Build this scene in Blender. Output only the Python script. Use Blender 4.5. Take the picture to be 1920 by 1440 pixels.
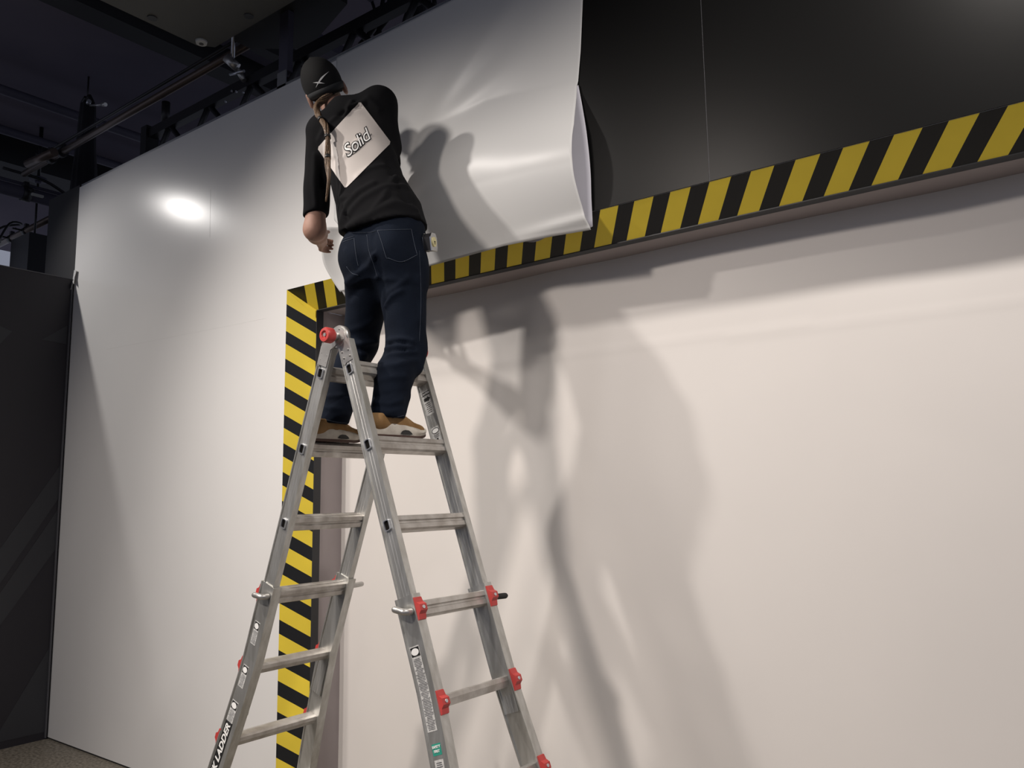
import bpy, bmesh, math, random
import numpy as np
from mathutils import Vector, Matrix
from mathutils.bvhtree import BVHTree
from mathutils.noise import noise as pnoise

for o in list(bpy.data.objects): bpy.data.objects.remove(o)
S = bpy.context.scene
COL = S.collection
random.seed(5)

# ------------------------------------------------------------------ camera
CAM_YAW, CAM_PITCH, CAM_ROLL = math.radians(37.105), math.radians(7.6365), math.radians(-0.8232)
CAM_LOC = Vector((0.0, -2.75, 1.6536))
cd = bpy.data.cameras.new('camera'); cam = bpy.data.objects.new('camera', cd); COL.objects.link(cam)
_f = Vector((-math.sin(CAM_YAW)*math.cos(CAM_PITCH), math.cos(CAM_YAW)*math.cos(CAM_PITCH), math.sin(CAM_PITCH)))
_r = Vector((math.cos(CAM_YAW), math.sin(CAM_YAW), 0)); _u = _r.cross(_f)
_r2 = math.cos(CAM_ROLL)*_r + math.sin(CAM_ROLL)*_u
_u2 = -math.sin(CAM_ROLL)*_r + math.cos(CAM_ROLL)*_u
mw = Matrix((_r2, _u2, -_f)).transposed().to_4x4(); mw.translation = CAM_LOC
cam.matrix_world = mw
cd.sensor_width = 36.0; cd.lens = 36.0*1520.2/1920.0; cd.clip_start = 0.05; cd.clip_end = 100
S.camera = cam

# ------------------------------------------------------------------ exposure, world, lights
S.view_settings.view_transform = 'Standard'; S.view_settings.look = 'None'
S.view_settings.exposure = -0.16; S.view_settings.gamma = 1.0; S.view_settings.use_curve_mapping = False
W = bpy.data.worlds.new('world'); S.world = W; W.use_nodes = True
bg = W.node_tree.nodes['Background']; bg.inputs[0].default_value = (0.75, 0.80, 1.0, 1); bg.inputs[1].default_value = 0.31

def spot(name, loc, tgt, power, size, angle, blend, col=(1, .93, .85)):
    l = bpy.data.lights.new(name, 'SPOT'); l.energy = power; l.shadow_soft_size = size
    l.spot_size = math.radians(angle); l.spot_blend = blend; l.color = col
    o = bpy.data.objects.new(name, l); COL.objects.link(o); o.location = loc
    o.rotation_euler = (Vector(tgt)-Vector(loc)).to_track_quat('-Z', 'Y').to_euler()
    return o
# track of spots close to the wall
spot('ceiling_spot', (-6.68, -1.16, 4.28), (-4.5, 0.1, 0.5), 112, .05, 108, 1.0, (1, .96, .92))
spot('ceiling_spot', (-3.90, -2.35, 4.52), (-2.5, 0.2, 0.6), 370, .07, 84, 1.0, (1, .93, .87))
spot('ceiling_spot', (-0.10, -1.20, 4.28), (-0.8, 0.3, 0.5), 285, .07, 125, 1.0, (1, .93, .87))
# lamps further back in the hall
spot('ceiling_spot', (-5.0, -4.2, 4.4), (-4.1, 0.2, 0.2), 360, .35, 70, 1.0, (1, .91, .83))
spot('ceiling_spot', (-2.8, -4.5, 4.4), (-2.0, 0.3, 0.3), 620, .22, 70, 1.0, (1, .90, .82))
spot('ceiling_spot', (1.2, -4.3, 4.4), (0.1, 0.3, 0.3), 170, .22, 74, 1.0, (1, .90, .83))

# ------------------------------------------------------------------ materials
def mat(name, col, rough=.6, metal=0, spec=.5, bump=0, bscale=40, var=0, vscale=6, coat=0, col2=None, stretch=None):
    m = bpy.data.materials.new(name); m.use_nodes = True; nt = m.node_tree; b = nt.nodes['Principled BSDF']
    b.inputs['Base Color'].default_value = (*col, 1); b.inputs['Roughness'].default_value = rough
    b.inputs['Metallic'].default_value = metal; b.inputs['Specular IOR Level'].default_value = spec
    if coat: b.inputs['Coat Weight'].default_value = coat; b.inputs['Coat Roughness'].default_value = .15
    tc = nt.nodes.new('ShaderNodeTexCoord'); src = tc.outputs['Object']
    if stretch:
        mp = nt.nodes.new('ShaderNodeMapping'); mp.inputs['Scale'].default_value = stretch
        nt.links.new(src, mp.inputs[0]); src = mp.outputs[0]
    if var or col2:
        n = nt.nodes.new('ShaderNodeTexNoise'); n.inputs['Scale'].default_value = vscale; n.inputs['Detail'].default_value = 5
        nt.links.new(src, n.inputs[0])
        mx = nt.nodes.new('ShaderNodeMix'); mx.data_type = 'RGBA'
        c2 = col2 or tuple(min(1, c*(1-var)) for c in col)
        mx.inputs[6].default_value = (*col, 1); mx.inputs[7].default_value = (*c2, 1)
        rp = nt.nodes.new('ShaderNodeMapRange'); rp.inputs[1].default_value = .35; rp.inputs[2].default_value = .65
        nt.links.new(n.outputs[0], rp.inputs[0]); nt.links.new(rp.outputs[0], mx.inputs[0])
        nt.links.new(mx.outputs[2], b.inputs['Base Color'])
    if bump:
        n2 = nt.nodes.new('ShaderNodeTexNoise'); n2.inputs['Scale'].default_value = bscale; n2.inputs['Detail'].default_value = 4
        nt.links.new(src, n2.inputs[0])
        bp = nt.nodes.new('ShaderNodeBump'); bp.inputs['Strength'].default_value = bump; bp.inputs['Distance'].default_value = .01
        nt.links.new(n2.outputs[0], bp.inputs['Height']); nt.links.new(bp.outputs[0], b.inputs['Normal'])
    return m
M = {
 'white_vinyl': mat('white_vinyl', (.72, .71, .695), .24, spec=.16, bump=.015, bscale=5, var=.02, vscale=2),
 'film': mat('glossy_film', (.58, .58, .57), .33, spec=.22, bump=.02, bscale=14),
 'liner': mat('film_liner', (.52, .51, .56), .5, spec=.3, var=.05, vscale=5),
 'black_vinyl': mat('black_vinyl', (.006, .006, .006), .32, spec=.11, bump=.01, bscale=8),
 'fabric_wall': mat('pale_wall_vinyl', (.67, .64, .61), .55, spec=.2, bump=.02, bscale=9, var=.03, vscale=1.5),
 'yellow': mat('yellow_tape', (.86, .66, .06), .38, spec=.4, var=.06, vscale=6),
 'black_tape': mat('black_tape', (.012, .013, .015), .38, spec=.4),
 'edge_black': mat('edge_black', (.022, .023, .026), .5),
 'jamb': mat('shade_mauve_return', (.33, .29, .29), .6, var=.05),  # return faces darkened to mauve-brown, putting recess shade into the colour
 'alu': mat('brushed_aluminium', (.60, .60, .58), .36, metal=.75, spec=.5, bump=.05, bscale=60, col2=(.46, .455, .43), vscale=7, stretch=(6, 6, .8)),
 'alu_rung': mat('worn_rung_aluminium', (.58, .56, .53), .42, metal=.6, bump=.08, bscale=90, col2=(.40, .37, .34), vscale=16),
 'steel': mat('hinge_steel', (.58, .57, .55), .38, metal=.8, bump=.04, bscale=50, var=.25, vscale=14),
 'hole_shade': mat('hole_shade', (.012, .011, .010), .9, spec=0),
 'red': mat('red_plastic', (.56, .06, .055), .42, spec=.5, var=.15, vscale=25),
 'rubber': mat('black_rubber', (.02, .02, .02), .8),
 'sticker_white': mat('sticker_white', (.62, .62, .60), .5, col2=(.42, .42, .41), vscale=90),
 'ink': mat('ink_black', (.012, .012, .012), .5),
 'sticker_text': mat('sticker_white_print', (.85, .85, .83), .5),
 'green': mat('green_sticker', (.03, .30, .22), .45),
 'skin': mat('skin', (.34, .195, .145), .62, spec=.4, bump=.05, bscale=120, var=.12, vscale=14),
 'hair': mat('brown_hair', (.20, .125, .07), .45, spec=.5, bump=.5, bscale=60, col2=(.07, .04, .02), vscale=40, stretch=(6, 6, .6)),
 'shirt': mat('black_cotton', (.0055, .0055, .0065), .9, spec=.12, bump=.05, bscale=200),
 'denim': mat('indigo_denim', (.0055, .009, .0175), .9, spec=.12, bump=.15, bscale=300, col2=(.004, .0065, .013), vscale=9),
 'stitch': mat('denim_stitch', (.03, .04, .06), .8),
 'cap': mat('black_cap_twill', (.014, .014, .014), .85, spec=.2, bump=.1, bscale=300),
 'capband': mat('grey_cap_band', (.035, .037, .038), .8, spec=.2),
 'print': mat('white_shirt_print', (.50, .46, .43), .6, bump=.03, bscale=40),
 'suede': mat('tan_suede', (.27, .165, .075), .85, spec=.2, bump=.1, bscale=150, col2=(.22, .12, .045), vscale=18),
 'midsole': mat('cream_midsole', (.66, .62, .54), .55, bump=.05, bscale=40, col2=(.48, .43, .37), vscale=20),
 'outsole': mat('brown_outsole', (.09, .05, .04), .7, bump=.2, bscale=100),
 'chrome': mat('chrome', (.75, .75, .75), .15, metal=1),
 'cream': mat('yellow_badge', (.62, .56, .30), .5),
 'ceiling': mat('dark_ceiling_paint', (.17, .15, .18), .9, spec=.1, col2=(.12, .11, .145), vscale=.5),
 'duct': mat('dark_duct', (.075, .072, .10), .6, spec=.3),
 'black_steel': mat('black_steel', (.012, .012, .014), .45, spec=.5),
 'pipe': mat('dark_bronze_pipe', (.13, .10, .085), .38, metal=.6, spec=.5),
 'olive': mat('olive_grey_panel', (.058, .058, .050), .5, spec=.4, bump=.1, bscale=400),
 'olive_dark': mat('dark_speaker_panel', (.013, .013, .011), .6, bump=.1, bscale=400),
 'ring': mat('pale_rubber', (.42, .42, .40), .5),
 'partition': mat('dark_partition', (.030, .028, .034), .5, spec=.35),
 'partition_a': mat('charcoal_graphic', (.045, .046, .052), .5, spec=.35),
 'partition_b': mat('grey_edge', (.10, .10, .11), .5),
 'black_wall': mat('black_wall_paint', (.012, .012, .014), .7),
 'drape': mat('black_drape', (.010, .010, .014), .9),
 'bright_metal': mat('bright_metal', (.6, .62, .66), .3, metal=.8),
}
# speckled polished concrete
def floor_mat():
    m = bpy.data.materials.new('speckled_concrete'); m.use_nodes = True; nt = m.node_tree; b = nt.nodes['Principled BSDF']
    tc = nt.nodes.new('ShaderNodeTexCoord'); n = nt.nodes.new('ShaderNodeTexNoise'); n.inputs['Scale'].default_value = 55; n.inputs['Detail'].default_value = 6
    v = nt.nodes.new('ShaderNodeTexVoronoi'); v.inputs['Scale'].default_value = 70
    nt.links.new(tc.outputs['Object'], n.inputs[0]); nt.links.new(tc.outputs['Object'], v.inputs['Vector'])
    cr = nt.nodes.new('ShaderNodeValToRGB'); e = cr.color_ramp.elements
    e[0].position = .33; e[0].color = (.10, .085, .065, 1); e[1].position = .68; e[1].color = (.30, .27, .225, 1)
    x = e.new(.5); x.color = (.20, .18, .145, 1)
    nt.links.new(n.outputs[0], cr.inputs[0])
    cr2 = nt.nodes.new('ShaderNodeValToRGB'); cr2.color_ramp.elements[0].position = .05; cr2.color_ramp.elements[0].color = (1, 1, 1, 1)
    cr2.color_ramp.elements[1].position = .12; cr2.color_ramp.elements[1].color = (0, 0, 0, 1)
    nt.links.new(v.outputs['Distance'], cr2.inputs[0])
    mx = nt.nodes.new('ShaderNodeMix'); mx.data_type = 'RGBA'; mx.inputs[7].default_value = (.5, .45, .38, 1)
    nt.links.new(cr2.outputs[0], mx.inputs[0]); nt.links.new(cr.outputs[0], mx.inputs[6]); nt.links.new(mx.outputs[2], b.inputs['Base Color'])
    b.inputs['Roughness'].default_value = .55
    return m
M['floor'] = floor_mat()

# ------------------------------------------------------------------ helpers
def link(name, me, mats, parent=None, smooth=False):
    o = bpy.data.objects.new(name, me); COL.objects.link(o)
    for m in (mats if isinstance(mats, (list, tuple)) else [mats]): me.materials.append(M[m])
    if smooth: me.shade_smooth()
    if parent is not None: o.parent = parent; o.matrix_parent_inverse = parent.matrix_world.inverted() if parent.type != 'EMPTY' else Matrix.Translation(-parent.location)
    return o
def obj(name, bm, mats, parent=None, smooth=False, bevel=0):
    if bevel:
        try: bmesh.ops.bevel(bm, geom=[e for e in bm.edges if len(e.link_faces) == 2 and e.calc_face_angle(0) > .6], offset=bevel, segments=2, affect='EDGES', profile=.5)
        except Exception: pass
    bmesh.ops.recalc_face_normals(bm, faces=bm.faces)
    me = bpy.data.meshes.new(name); bm.to_mesh(me); bm.free()
    o = link(name, me, mats, parent, False)
    return o if not smooth else shade(o)
def shade(o, ang=40):
    me = o.data
    me.shade_smooth()
    bm = bmesh.new(); bm.from_mesh(me)
    for e in bm.edges:
        if len(e.link_faces) == 2 and e.calc_face_angle(0) > math.radians(ang): e.smooth = False
    bm.to_mesh(me); bm.free()
    return o
def tag(o, label, cat, group=None):
    o['label'] = label; o['category'] = cat
    if group: o['group'] = group
    return o
def thing(name, loc, label, cat, group=None):
    o = bpy.data.objects.new(name, None); COL.objects.link(o); o.location = loc; o.empty_display_size = .1
    return tag(o, label, cat, group)
def struct(o):
    o['kind'] = 'structure'; return o
def box(bm, lo, hi, mi=0):
    vs = [bm.verts.new((x, y, z)) for x in (lo[0], hi[0]) for y in (lo[1], hi[1]) for z in (lo[2], hi[2])]
    for q in ((0, 1, 3, 2), (4, 6, 7, 5), (0, 4, 5, 1), (2, 3, 7, 6), (0, 2, 6, 4), (1, 5, 7, 3)):
        f = bm.faces.new([vs[i] for i in q]); f.material_index = mi
def frame_mat(origin, xa, za):
    z = Vector(za).normalized(); x = Vector(xa); x = (x - z*x.dot(z)).normalized(); y = z.cross(x)
    m = Matrix((x, y, z)).transposed().to_4x4(); m.translation = origin; return m
def prism(bm, poly, h0, h1, mtx, mi=0):
    a = [bm.verts.new(mtx @ Vector((p[0], p[1], h0))) for p in poly]
    b = [bm.verts.new(mtx @ Vector((p[0], p[1], h1))) for p in poly]
    n = len(poly)
    for i in range(n):
        f = bm.faces.new((a[i], a[(i+1) % n], b[(i+1) % n], b[i])); f.material_index = mi
    f = bm.faces.new(a[::-1]); f.material_index = mi
    f = bm.faces.new(b); f.material_index = mi
def cyl(bm, p0, p1, r0, r1=None, n=20, mi=0):
    p0, p1 = Vector(p0), Vector(p1); r1 = r0 if r1 is None else r1
    d = (p1-p0); m = frame_mat(p0, (1, .13, .07) if abs(d.normalized().x) < .9 else (0, 1, 0), d)
    L = d.length
    a = [bm.verts.new(m @ Vector((r0*math.cos(t), r0*math.sin(t), 0))) for t in [2*math.pi*i/n for i in range(n)]]
    b = [bm.verts.new(m @ Vector((r1*math.cos(t), r1*math.sin(t), L))) for t in [2*math.pi*i/n for i in range(n)]]
    for i in range(n):
        f = bm.faces.new((a[i], a[(i+1) % n], b[(i+1) % n], b[i])); f.smooth = True; f.material_index = mi
    f = bm.faces.new(a[::-1]); f.material_index = mi
    f = bm.faces.new(b); f.material_index = mi
def tube(bm, pts, rad, n=10, mi=0):
    pts = [Vector(p) for p in pts]; rad = rad if isinstance(rad, (list, tuple)) else [rad]*len(pts)
    rings = []; ref = Vector((.21, .33, .92))
    for i, p in enumerate(pts):
        t = (pts[min(i+1, len(pts)-1)] - pts[max(i-1, 0)]).normalized()
        x = (ref - t*ref.dot(t)).normalized(); ref = x; y = t.cross(x)
        rings.append([bm.verts.new(p + (x*math.cos(a)+y*math.sin(a))*rad[i]) for a in [2*math.pi*k/n for k in range(n)]])
    for a, b in zip(rings, rings[1:]):
        for k in range(n):
            f = bm.faces.new((a[k], a[(k+1) % n], b[(k+1) % n], b[k])); f.smooth = True; f.material_index = mi
    bm.faces.new(rings[0][::-1]).material_index = mi; bm.faces.new(rings[-1]).material_index = mi
def spline(pts, n=8):
    P = [Vector(p) for p in pts]; P = [2*P[0]-P[1]] + P + [2*P[-1]-P[-2]]; out = []
    for i in range(1, len(P)-2):
        a, b, c, d = P[i-1:i+3]
        for k in range(n):
            t = k/n
            out.append(.5*((2*b)+(c-a)*t+(2*a-5*b+4*c-d)*t*t+(3*b-a-3*c+d)*t**3))
    out.append(P[-2]); return out
def sweep(bm, pts, xdirs, poly, mi=0):
    """profile poly (u across, v along y) swept along pts; xdirs gives the across direction at each point, v is +Y"""
    rings = []
    for p, x in zip(pts, xdirs):
        rings.append([bm.verts.new(Vector(p) + Vector(x)*a + Vector((0, 1, 0))*b) for a, b in poly])
    n = len(poly)
    for a, b in zip(rings, rings[1:]):
        for k in range(n):
            f = bm.faces.new((a[k], a[(k+1) % n], b[(k+1) % n], b[k])); f.material_index = mi
    bm.faces.new(rings[0][::-1]); bm.faces.new(rings[-1])
def mesh_from(verts, faces):
    me = bpy.data.meshes.new('m'); me.from_pydata(verts, [], faces); me.update(); return me
def pix_dir(px, py):
    return (_f + (px-960)/1520.2*_r2 - (py-720)/1520.2*_u2)

# ------------------------------------------------------------------ setting
WT, RET = 4.01, 0.119
XS, ZS, BA = -3.637, 2.787, 0.110       # outer corner of the hazard band, width of its splay in the wall plane
XR = 2.3                                 # right end of the opening (outside the frame)
# main white wall: left pier and the part above the opening, real thickness
bm = bmesh.new()
box(bm, (-6.19, 0, .012), (XS, .30, WT)); box(bm, (XS, 0, ZS), (XR+2.2, .30, WT)); box(bm, (XR+.9, 0, .012), (XR+2.2, .30, ZS))
struct(obj('wall_back', bm, 'white_vinyl'))
bm = bmesh.new(); box(bm, (-6.19, .006, 0), (XS, .29, .012)); struct(obj('baseboard_back', bm, 'edge_black'))
# faint raised overlap of two vinyl drops on the white wall
bm = bmesh.new()
tube(bm, [(-5.64, -.0001, 2.69), (-5.0, -.0001, 2.675), (-4.3, -.0001, 2.66), (-3.82, -.0001, 2.652)], .0003, 6)
tube(bm, [(-4.42, -.0002, 3.56), (-4.41, -.0002, 3.25)], .0004, 6)
struct(obj('trim_1', bm, 'white_vinyl'))
# black wall stretch left of the white wall
bm = bmesh.new(); box(bm, (-6.70, 0.0, 0), (-6.19, .30, 4.03)); struct(obj('wall_far_left', bm, 'black_wall'))
# pale back wall in the recess, gently wavy sheet with creases
def back_wall():
    xs = np.linspace(-3.56, 3.3, 340); zs = np.linspace(0, 2.70, 140); V = []; F = []
    for z in zs:
        for x in xs:
            y = .32 + .004*math.sin(x*2.3+.6*z) + .016*pnoise(Vector((x*1.7, z*.35, 2)))
            w = max(0, min(1, (-1.7-x)/1.2))
            y += w*.012*pnoise(Vector((x*4.2, z*.5, 7)))
            # drapes falling below the header on the left
            for cx, sl, a, wd in ((-2.45, .02, .006, .04), (-2.03, -.03, .008, .06), (-1.75, -.16, .006, .07), (-2.2, -.07, .004, .05)):
                dx = x - (cx + sl*(z-2.5)*-1); y += -a*math.exp(-(dx/wd)**2)*min(1, max(0, (2.66-z)/.3))
            if abs(z-(2.262-.0137*(x+1))) < .012: y -= .0015
            y += .006*math.sin(x*7+1.3*math.sin(x*3))*math.exp(-((2.66-z)/.25)**2)
            V.append((x, y, z))
    n = len(xs)
    for j in range(len(zs)-1):
        for i in range(n-1): F.append((j*n+i, j*n+i+1, (j+1)*n+i+1, (j+1)*n+i))
    N = len(V); V += [(a, .40, c) for a, b, c in ((xs[0], 0, 0), (xs[-1], 0, 0), (xs[-1], 0, 2.70), (xs[0], 0, 2.70))]
    F.append((N+3, N+2, N+1, N))
    L = [j*n for j in range(len(zs))]; R = [j*n+n-1 for j in range(len(zs))]
    F.append(tuple(L[::-1] + [N, N+3][0:2])); F.append(tuple(R + [N+2, N+1]))
    F.append(tuple(range(n-1, -1, -1)) + (N, N+1)) ; F.append(tuple((len(zs)-1)*n+i for i in range(n)) + (N+2, N+3))
    me = mesh_from(V, F); bm = bmesh.new(); bm.from_mesh(me); bmesh.ops.recalc_face_normals(bm, faces=bm.faces); bm.to_mesh(me); bm.free()
    return shade(link('wall_recess', me, 'fabric_wall'), 30)
struct(back_wall())
# return faces between the frame and the back wall
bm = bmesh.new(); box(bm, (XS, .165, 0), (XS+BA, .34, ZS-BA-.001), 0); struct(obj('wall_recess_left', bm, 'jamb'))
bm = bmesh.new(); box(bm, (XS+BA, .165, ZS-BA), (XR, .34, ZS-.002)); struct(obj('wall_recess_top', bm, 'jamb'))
bm = bmesh.new(); box(bm, (-14, -8, -.1), (6, 8, 0)); struct(obj('floor', bm, 'floor'))
bm = bmesh.new(); box(bm, (-14, -8, 5.6), (6, 8, 5.8)); struct(obj('ceiling', bm, 'ceiling'))
# dark partition coming out from the wall on the left, with its printed graphic
bm = bmesh.new(); box(bm, (-6.31, -5.2, .0), (-6.19, -.004, 3.285))
pt = obj('wall_left', bm, 'partition', bevel=.003); struct(pt)
def flat_x(name, polys, x, mats, parent):
    bm = bmesh.new()
    for poly in polys:
        a = [bm.verts.new((x, y, z)) for y, z in poly]; b = [bm.verts.new((x-.001, y, z)) for y, z in poly]; n = len(a)
        bm.faces.new(a); bm.faces.new(b[::-1])
        for i in range(n): bm.faces.new((a[i], b[i], b[(i+1) % n], a[(i+1) % n]))
    return obj(name, bm, mats, parent)
flat_x('printed_graphic', [[(-.9, 3.0), (-.40, 2.83), (-.52, 2.66), (-.9, 2.2)], [(-.2, 2.80), (-.03, 2.93), (-.03, 2.79)],
       [(-.9, .50), (-.02, 1.90), (-.02, 1.66), (-.9, .22)], [(-.9, .16), (-.02, 1.58), (-.02, 1.30), (-.9, -.0)],
       [(-.35, .05), (-.02, .62), (-.02, .05)]], -6.188, 'partition_a', pt)
bm = bmesh.new(); box(bm, (-6.19, -.020, .01), (-6.176, -.012, 3.283)); box(bm, (-6.315, -5.2, 3.285), (-6.186, -.01, 3.291)); obj('edge_strip', bm, 'partition_b', pt)
# torn white vinyl where the partition meets the wall
def scrap():
    V = [(-6.19, -.003, 3.36), (-6.13, -.012, 3.345), (-6.14, -.02, 3.29), (-6.125, -.028, 3.235), (-6.16, -.022, 3.26), (-6.165, -.03, 3.20), (-6.19, -.012, 3.24)]
    bm = bmesh.new(); f = bm.faces.new([bm.verts.new(v) for v in V]); r = bmesh.ops.extrude_face_region(bm, geom=[f])
    for v in [g for g in r['geom'] if isinstance(g, bmesh.types.BMVert)]: v.co.y -= .002
    return obj('vinyl_scrap', bm, 'film')
tag(scrap(), 'torn scrap of white vinyl hanging where the dark partition meets the white wall', 'scrap')

# ---- black vinyl covered boards above the opening, either side of the seam
XM = -1.1447
for x0, x1, lb in ((-2.95, XM-.0012, 'black vinyl board on the upper wall, between the loose film and the vertical seam'),
                   (XM+.0012, 4.4, 'black vinyl board on the upper wall, right of the thin vertical seam')):
    bm = bmesh.new(); box(bm, (x0, -.005, ZS+.001), (x1, -.0005, WT-.001)); tag(obj('wall_panel', bm, 'black_vinyl'), lb, 'panel')
bm = bmesh.new(); box(bm, (XM-.0012, -.0035, ZS), (XM+.0012, -.0005, WT)); struct(obj('trim_2', bm, 'partition_b'))
# metal strip along the top of the wall
bm = bmesh.new(); box(bm, (-3.33, .0, WT+.024), (4.4, .012, WT+.030)); box(bm, (-6.19, .012, WT), (4.4, .05, WT+.026)); struct(obj('trim_3', bm, ['bright_metal']))

# ---- hazard striped portal frame (splayed band + flat black lip)
frame = thing('portal_frame', (XS, 0, 0), 'splayed doorway frame taped in black and yellow hazard stripes around the recess', 'frame')
def band(A0, A1, B0, B1, cuts):
    """A: outer edge (start,end) B: inner edge; cuts = list of (tA0,tA1,tB0,tB1) world params of yellow stripes already clipped"""
def header():
    bm = bmesh.new()
    st = [-1.306-.1558*k for k in range(14, 0, -1)] + [-1.306+.159*k for k in range(0, 24)]
    xa0, xb0 = XS, XS+BA
    def P(x, v, off=0.0):   # v=0 outer edge (y=0,z=ZS) -> v=1 inner
        return Vector((x, RET*v-off*.7, ZS-BA*v-off*.7))
    def clip(poly):  # keep points right of mitre line x = XS + BA*v and left of XR
        out = []
        for i in range(len(poly)):
            (x, v), (x2, v2) = poly[i], poly[(i+1) % len(poly)]
            d1 = x-(XS+BA*v); d2 = x2-(XS+BA*v2)
            if d1 >= 0: out.append((x, v))
            if d1*d2 < 0:
                t = d1/(d1-d2); out.append((x+(x2-x)*t, v+(v2-v)*t))
        return out
    def add(poly, mi):
        poly = clip(poly)
        if len(poly) < 3: return
        f = bm.faces.new([bm.verts.new(P(x, v)) for x, v in poly]); f.material_index = mi
    prev = XS-.4
    for s in st:
        e = s+.084
        add([(prev, 0), (s, 0), (s-.106, 1), (prev-.106 if prev > XS-.39 else prev, 1)], 1)
        add([(s, 0), (e, 0), (e-.106, 1), (s-.106, 1)], 0)
        prev = e
    # backing so the band has thickness
    q = [P(XS, 0), P(XR+1, 0), P(XR+1, 1), P(XS+BA, 1)]
    q2 = [v + Vector((0, .03, .03)) for v in q]
    a = [bm.verts.new(v + Vector((0, .0006, .0006))) for v in q]; b = [bm.verts.new(v) for v in q2]
    for i in range(4):
        f = bm.faces.new((a[i], a[(i+1) % 4], b[(i+1) % 4], b[i])); f.material_index = 1
    f = bm.faces.new(b); f.material_index = 1
    me = bpy.data.meshes.new('h'); bm.to_mesh(me); bm.free()
    return link('striped_header', me, ['yellow', 'black_tape'], frame)
header()
def jamb():
    bm = bmesh.new()
    def P(z, v): return Vector((XS+BA*v, RET*v, z))
    def clip(poly):
        out = []
        for lim in (0, 1):
            out = []
            for i in range(len(poly)):
                (z, v), (z2, v2) = poly[i], poly[(i+1) % len(poly)]
                d1 = (ZS-BA*v)-z if lim == 0 else z; d2 = (ZS-BA*v2)-z2 if lim == 0 else z2
                if d1 >= 0: out.append((z, v))
                if d1*d2 < 0:
                    t = d1/(d1-d2); out.append((z+(z2-z)*t, v+(v2-v)*t))
            poly = out
            if len(poly) < 3: return poly
        return poly
    def add(poly, mi):
        poly = clip(poly)
        if len(poly) < 3: return
        f = bm.faces.new([bm.verts.new(P(z, v)) for z, v in poly]); f.material_index = mi
    # yellow: first piece from the mitre down to 2.706 on the outer edge
    prev = 2.706; add([(3.2, 0), (prev, 0), (prev-.096, 1), (3.2, 1)], 0)
    for k in range(20):
        s = 2.638-.1545*k; e = s-.083
        add([(prev, 0), (s, 0), (s-.096, 1), (prev-.096, 1)], 1)
        add([(s, 0), (e, 0), (e-.096, 1), (s-.096, 1)], 0); prev = e
    q = [P(0, 0), P(ZS, 0), P(ZS-BA, 1), P(0, 1)]
    a = [bm.verts.new(v + Vector((-.0006, .0006, 0))) for v in q]; b = [bm.verts.new(v + Vector((-.004, .03, 0))) for v in q]
    for i in range(4):
        f = bm.faces.new((a[i], a[(i+1) % 4], b[(i+1) % 4], b[i])); f.material_index = 1
    bm.faces.new(b).material_index = 1
    me = bpy.data.meshes.new('j'); bm.to_mesh(me); bm.free()
    return link('striped_jamb', me, ['yellow', 'black_tape'], frame)
jamb()
bm = bmesh.new(); box(bm, (XS+BA-.03, RET, 0), (XS+BA+.004, .166, ZS-BA)); obj('jamb_lip', bm, 'edge_black', frame)
bm = bmesh.new(); box(bm, (XS+BA-.02, RET, ZS-BA-.004), (XR+.9, .166, ZS-BA+.03)); obj('header_lip', bm, 'edge_black', frame)
# tape tail wrinkled at the mitre: a thin yellow overlap
bm = bmesh.new()
f = bm.faces.new([bm.verts.new(v) for v in (Vector((XS+.002, .0, ZS-.008)), Vector((XS+BA+.001, RET-.006, ZS-BA-.003)), Vector((XS+BA+.001, RET-.006, ZS-BA-.045)), Vector((XS+.062, .058, ZS-.082)))])
r = bmesh.ops.extrude_face_region(bm, geom=[f])
for v in [g for g in r['geom'] if isinstance(g, bmesh.types.BMVert)]: v.co += Vector((.0015, -.0015, 0))
obj('tape_overlap', bm, 'yellow', frame)

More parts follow.
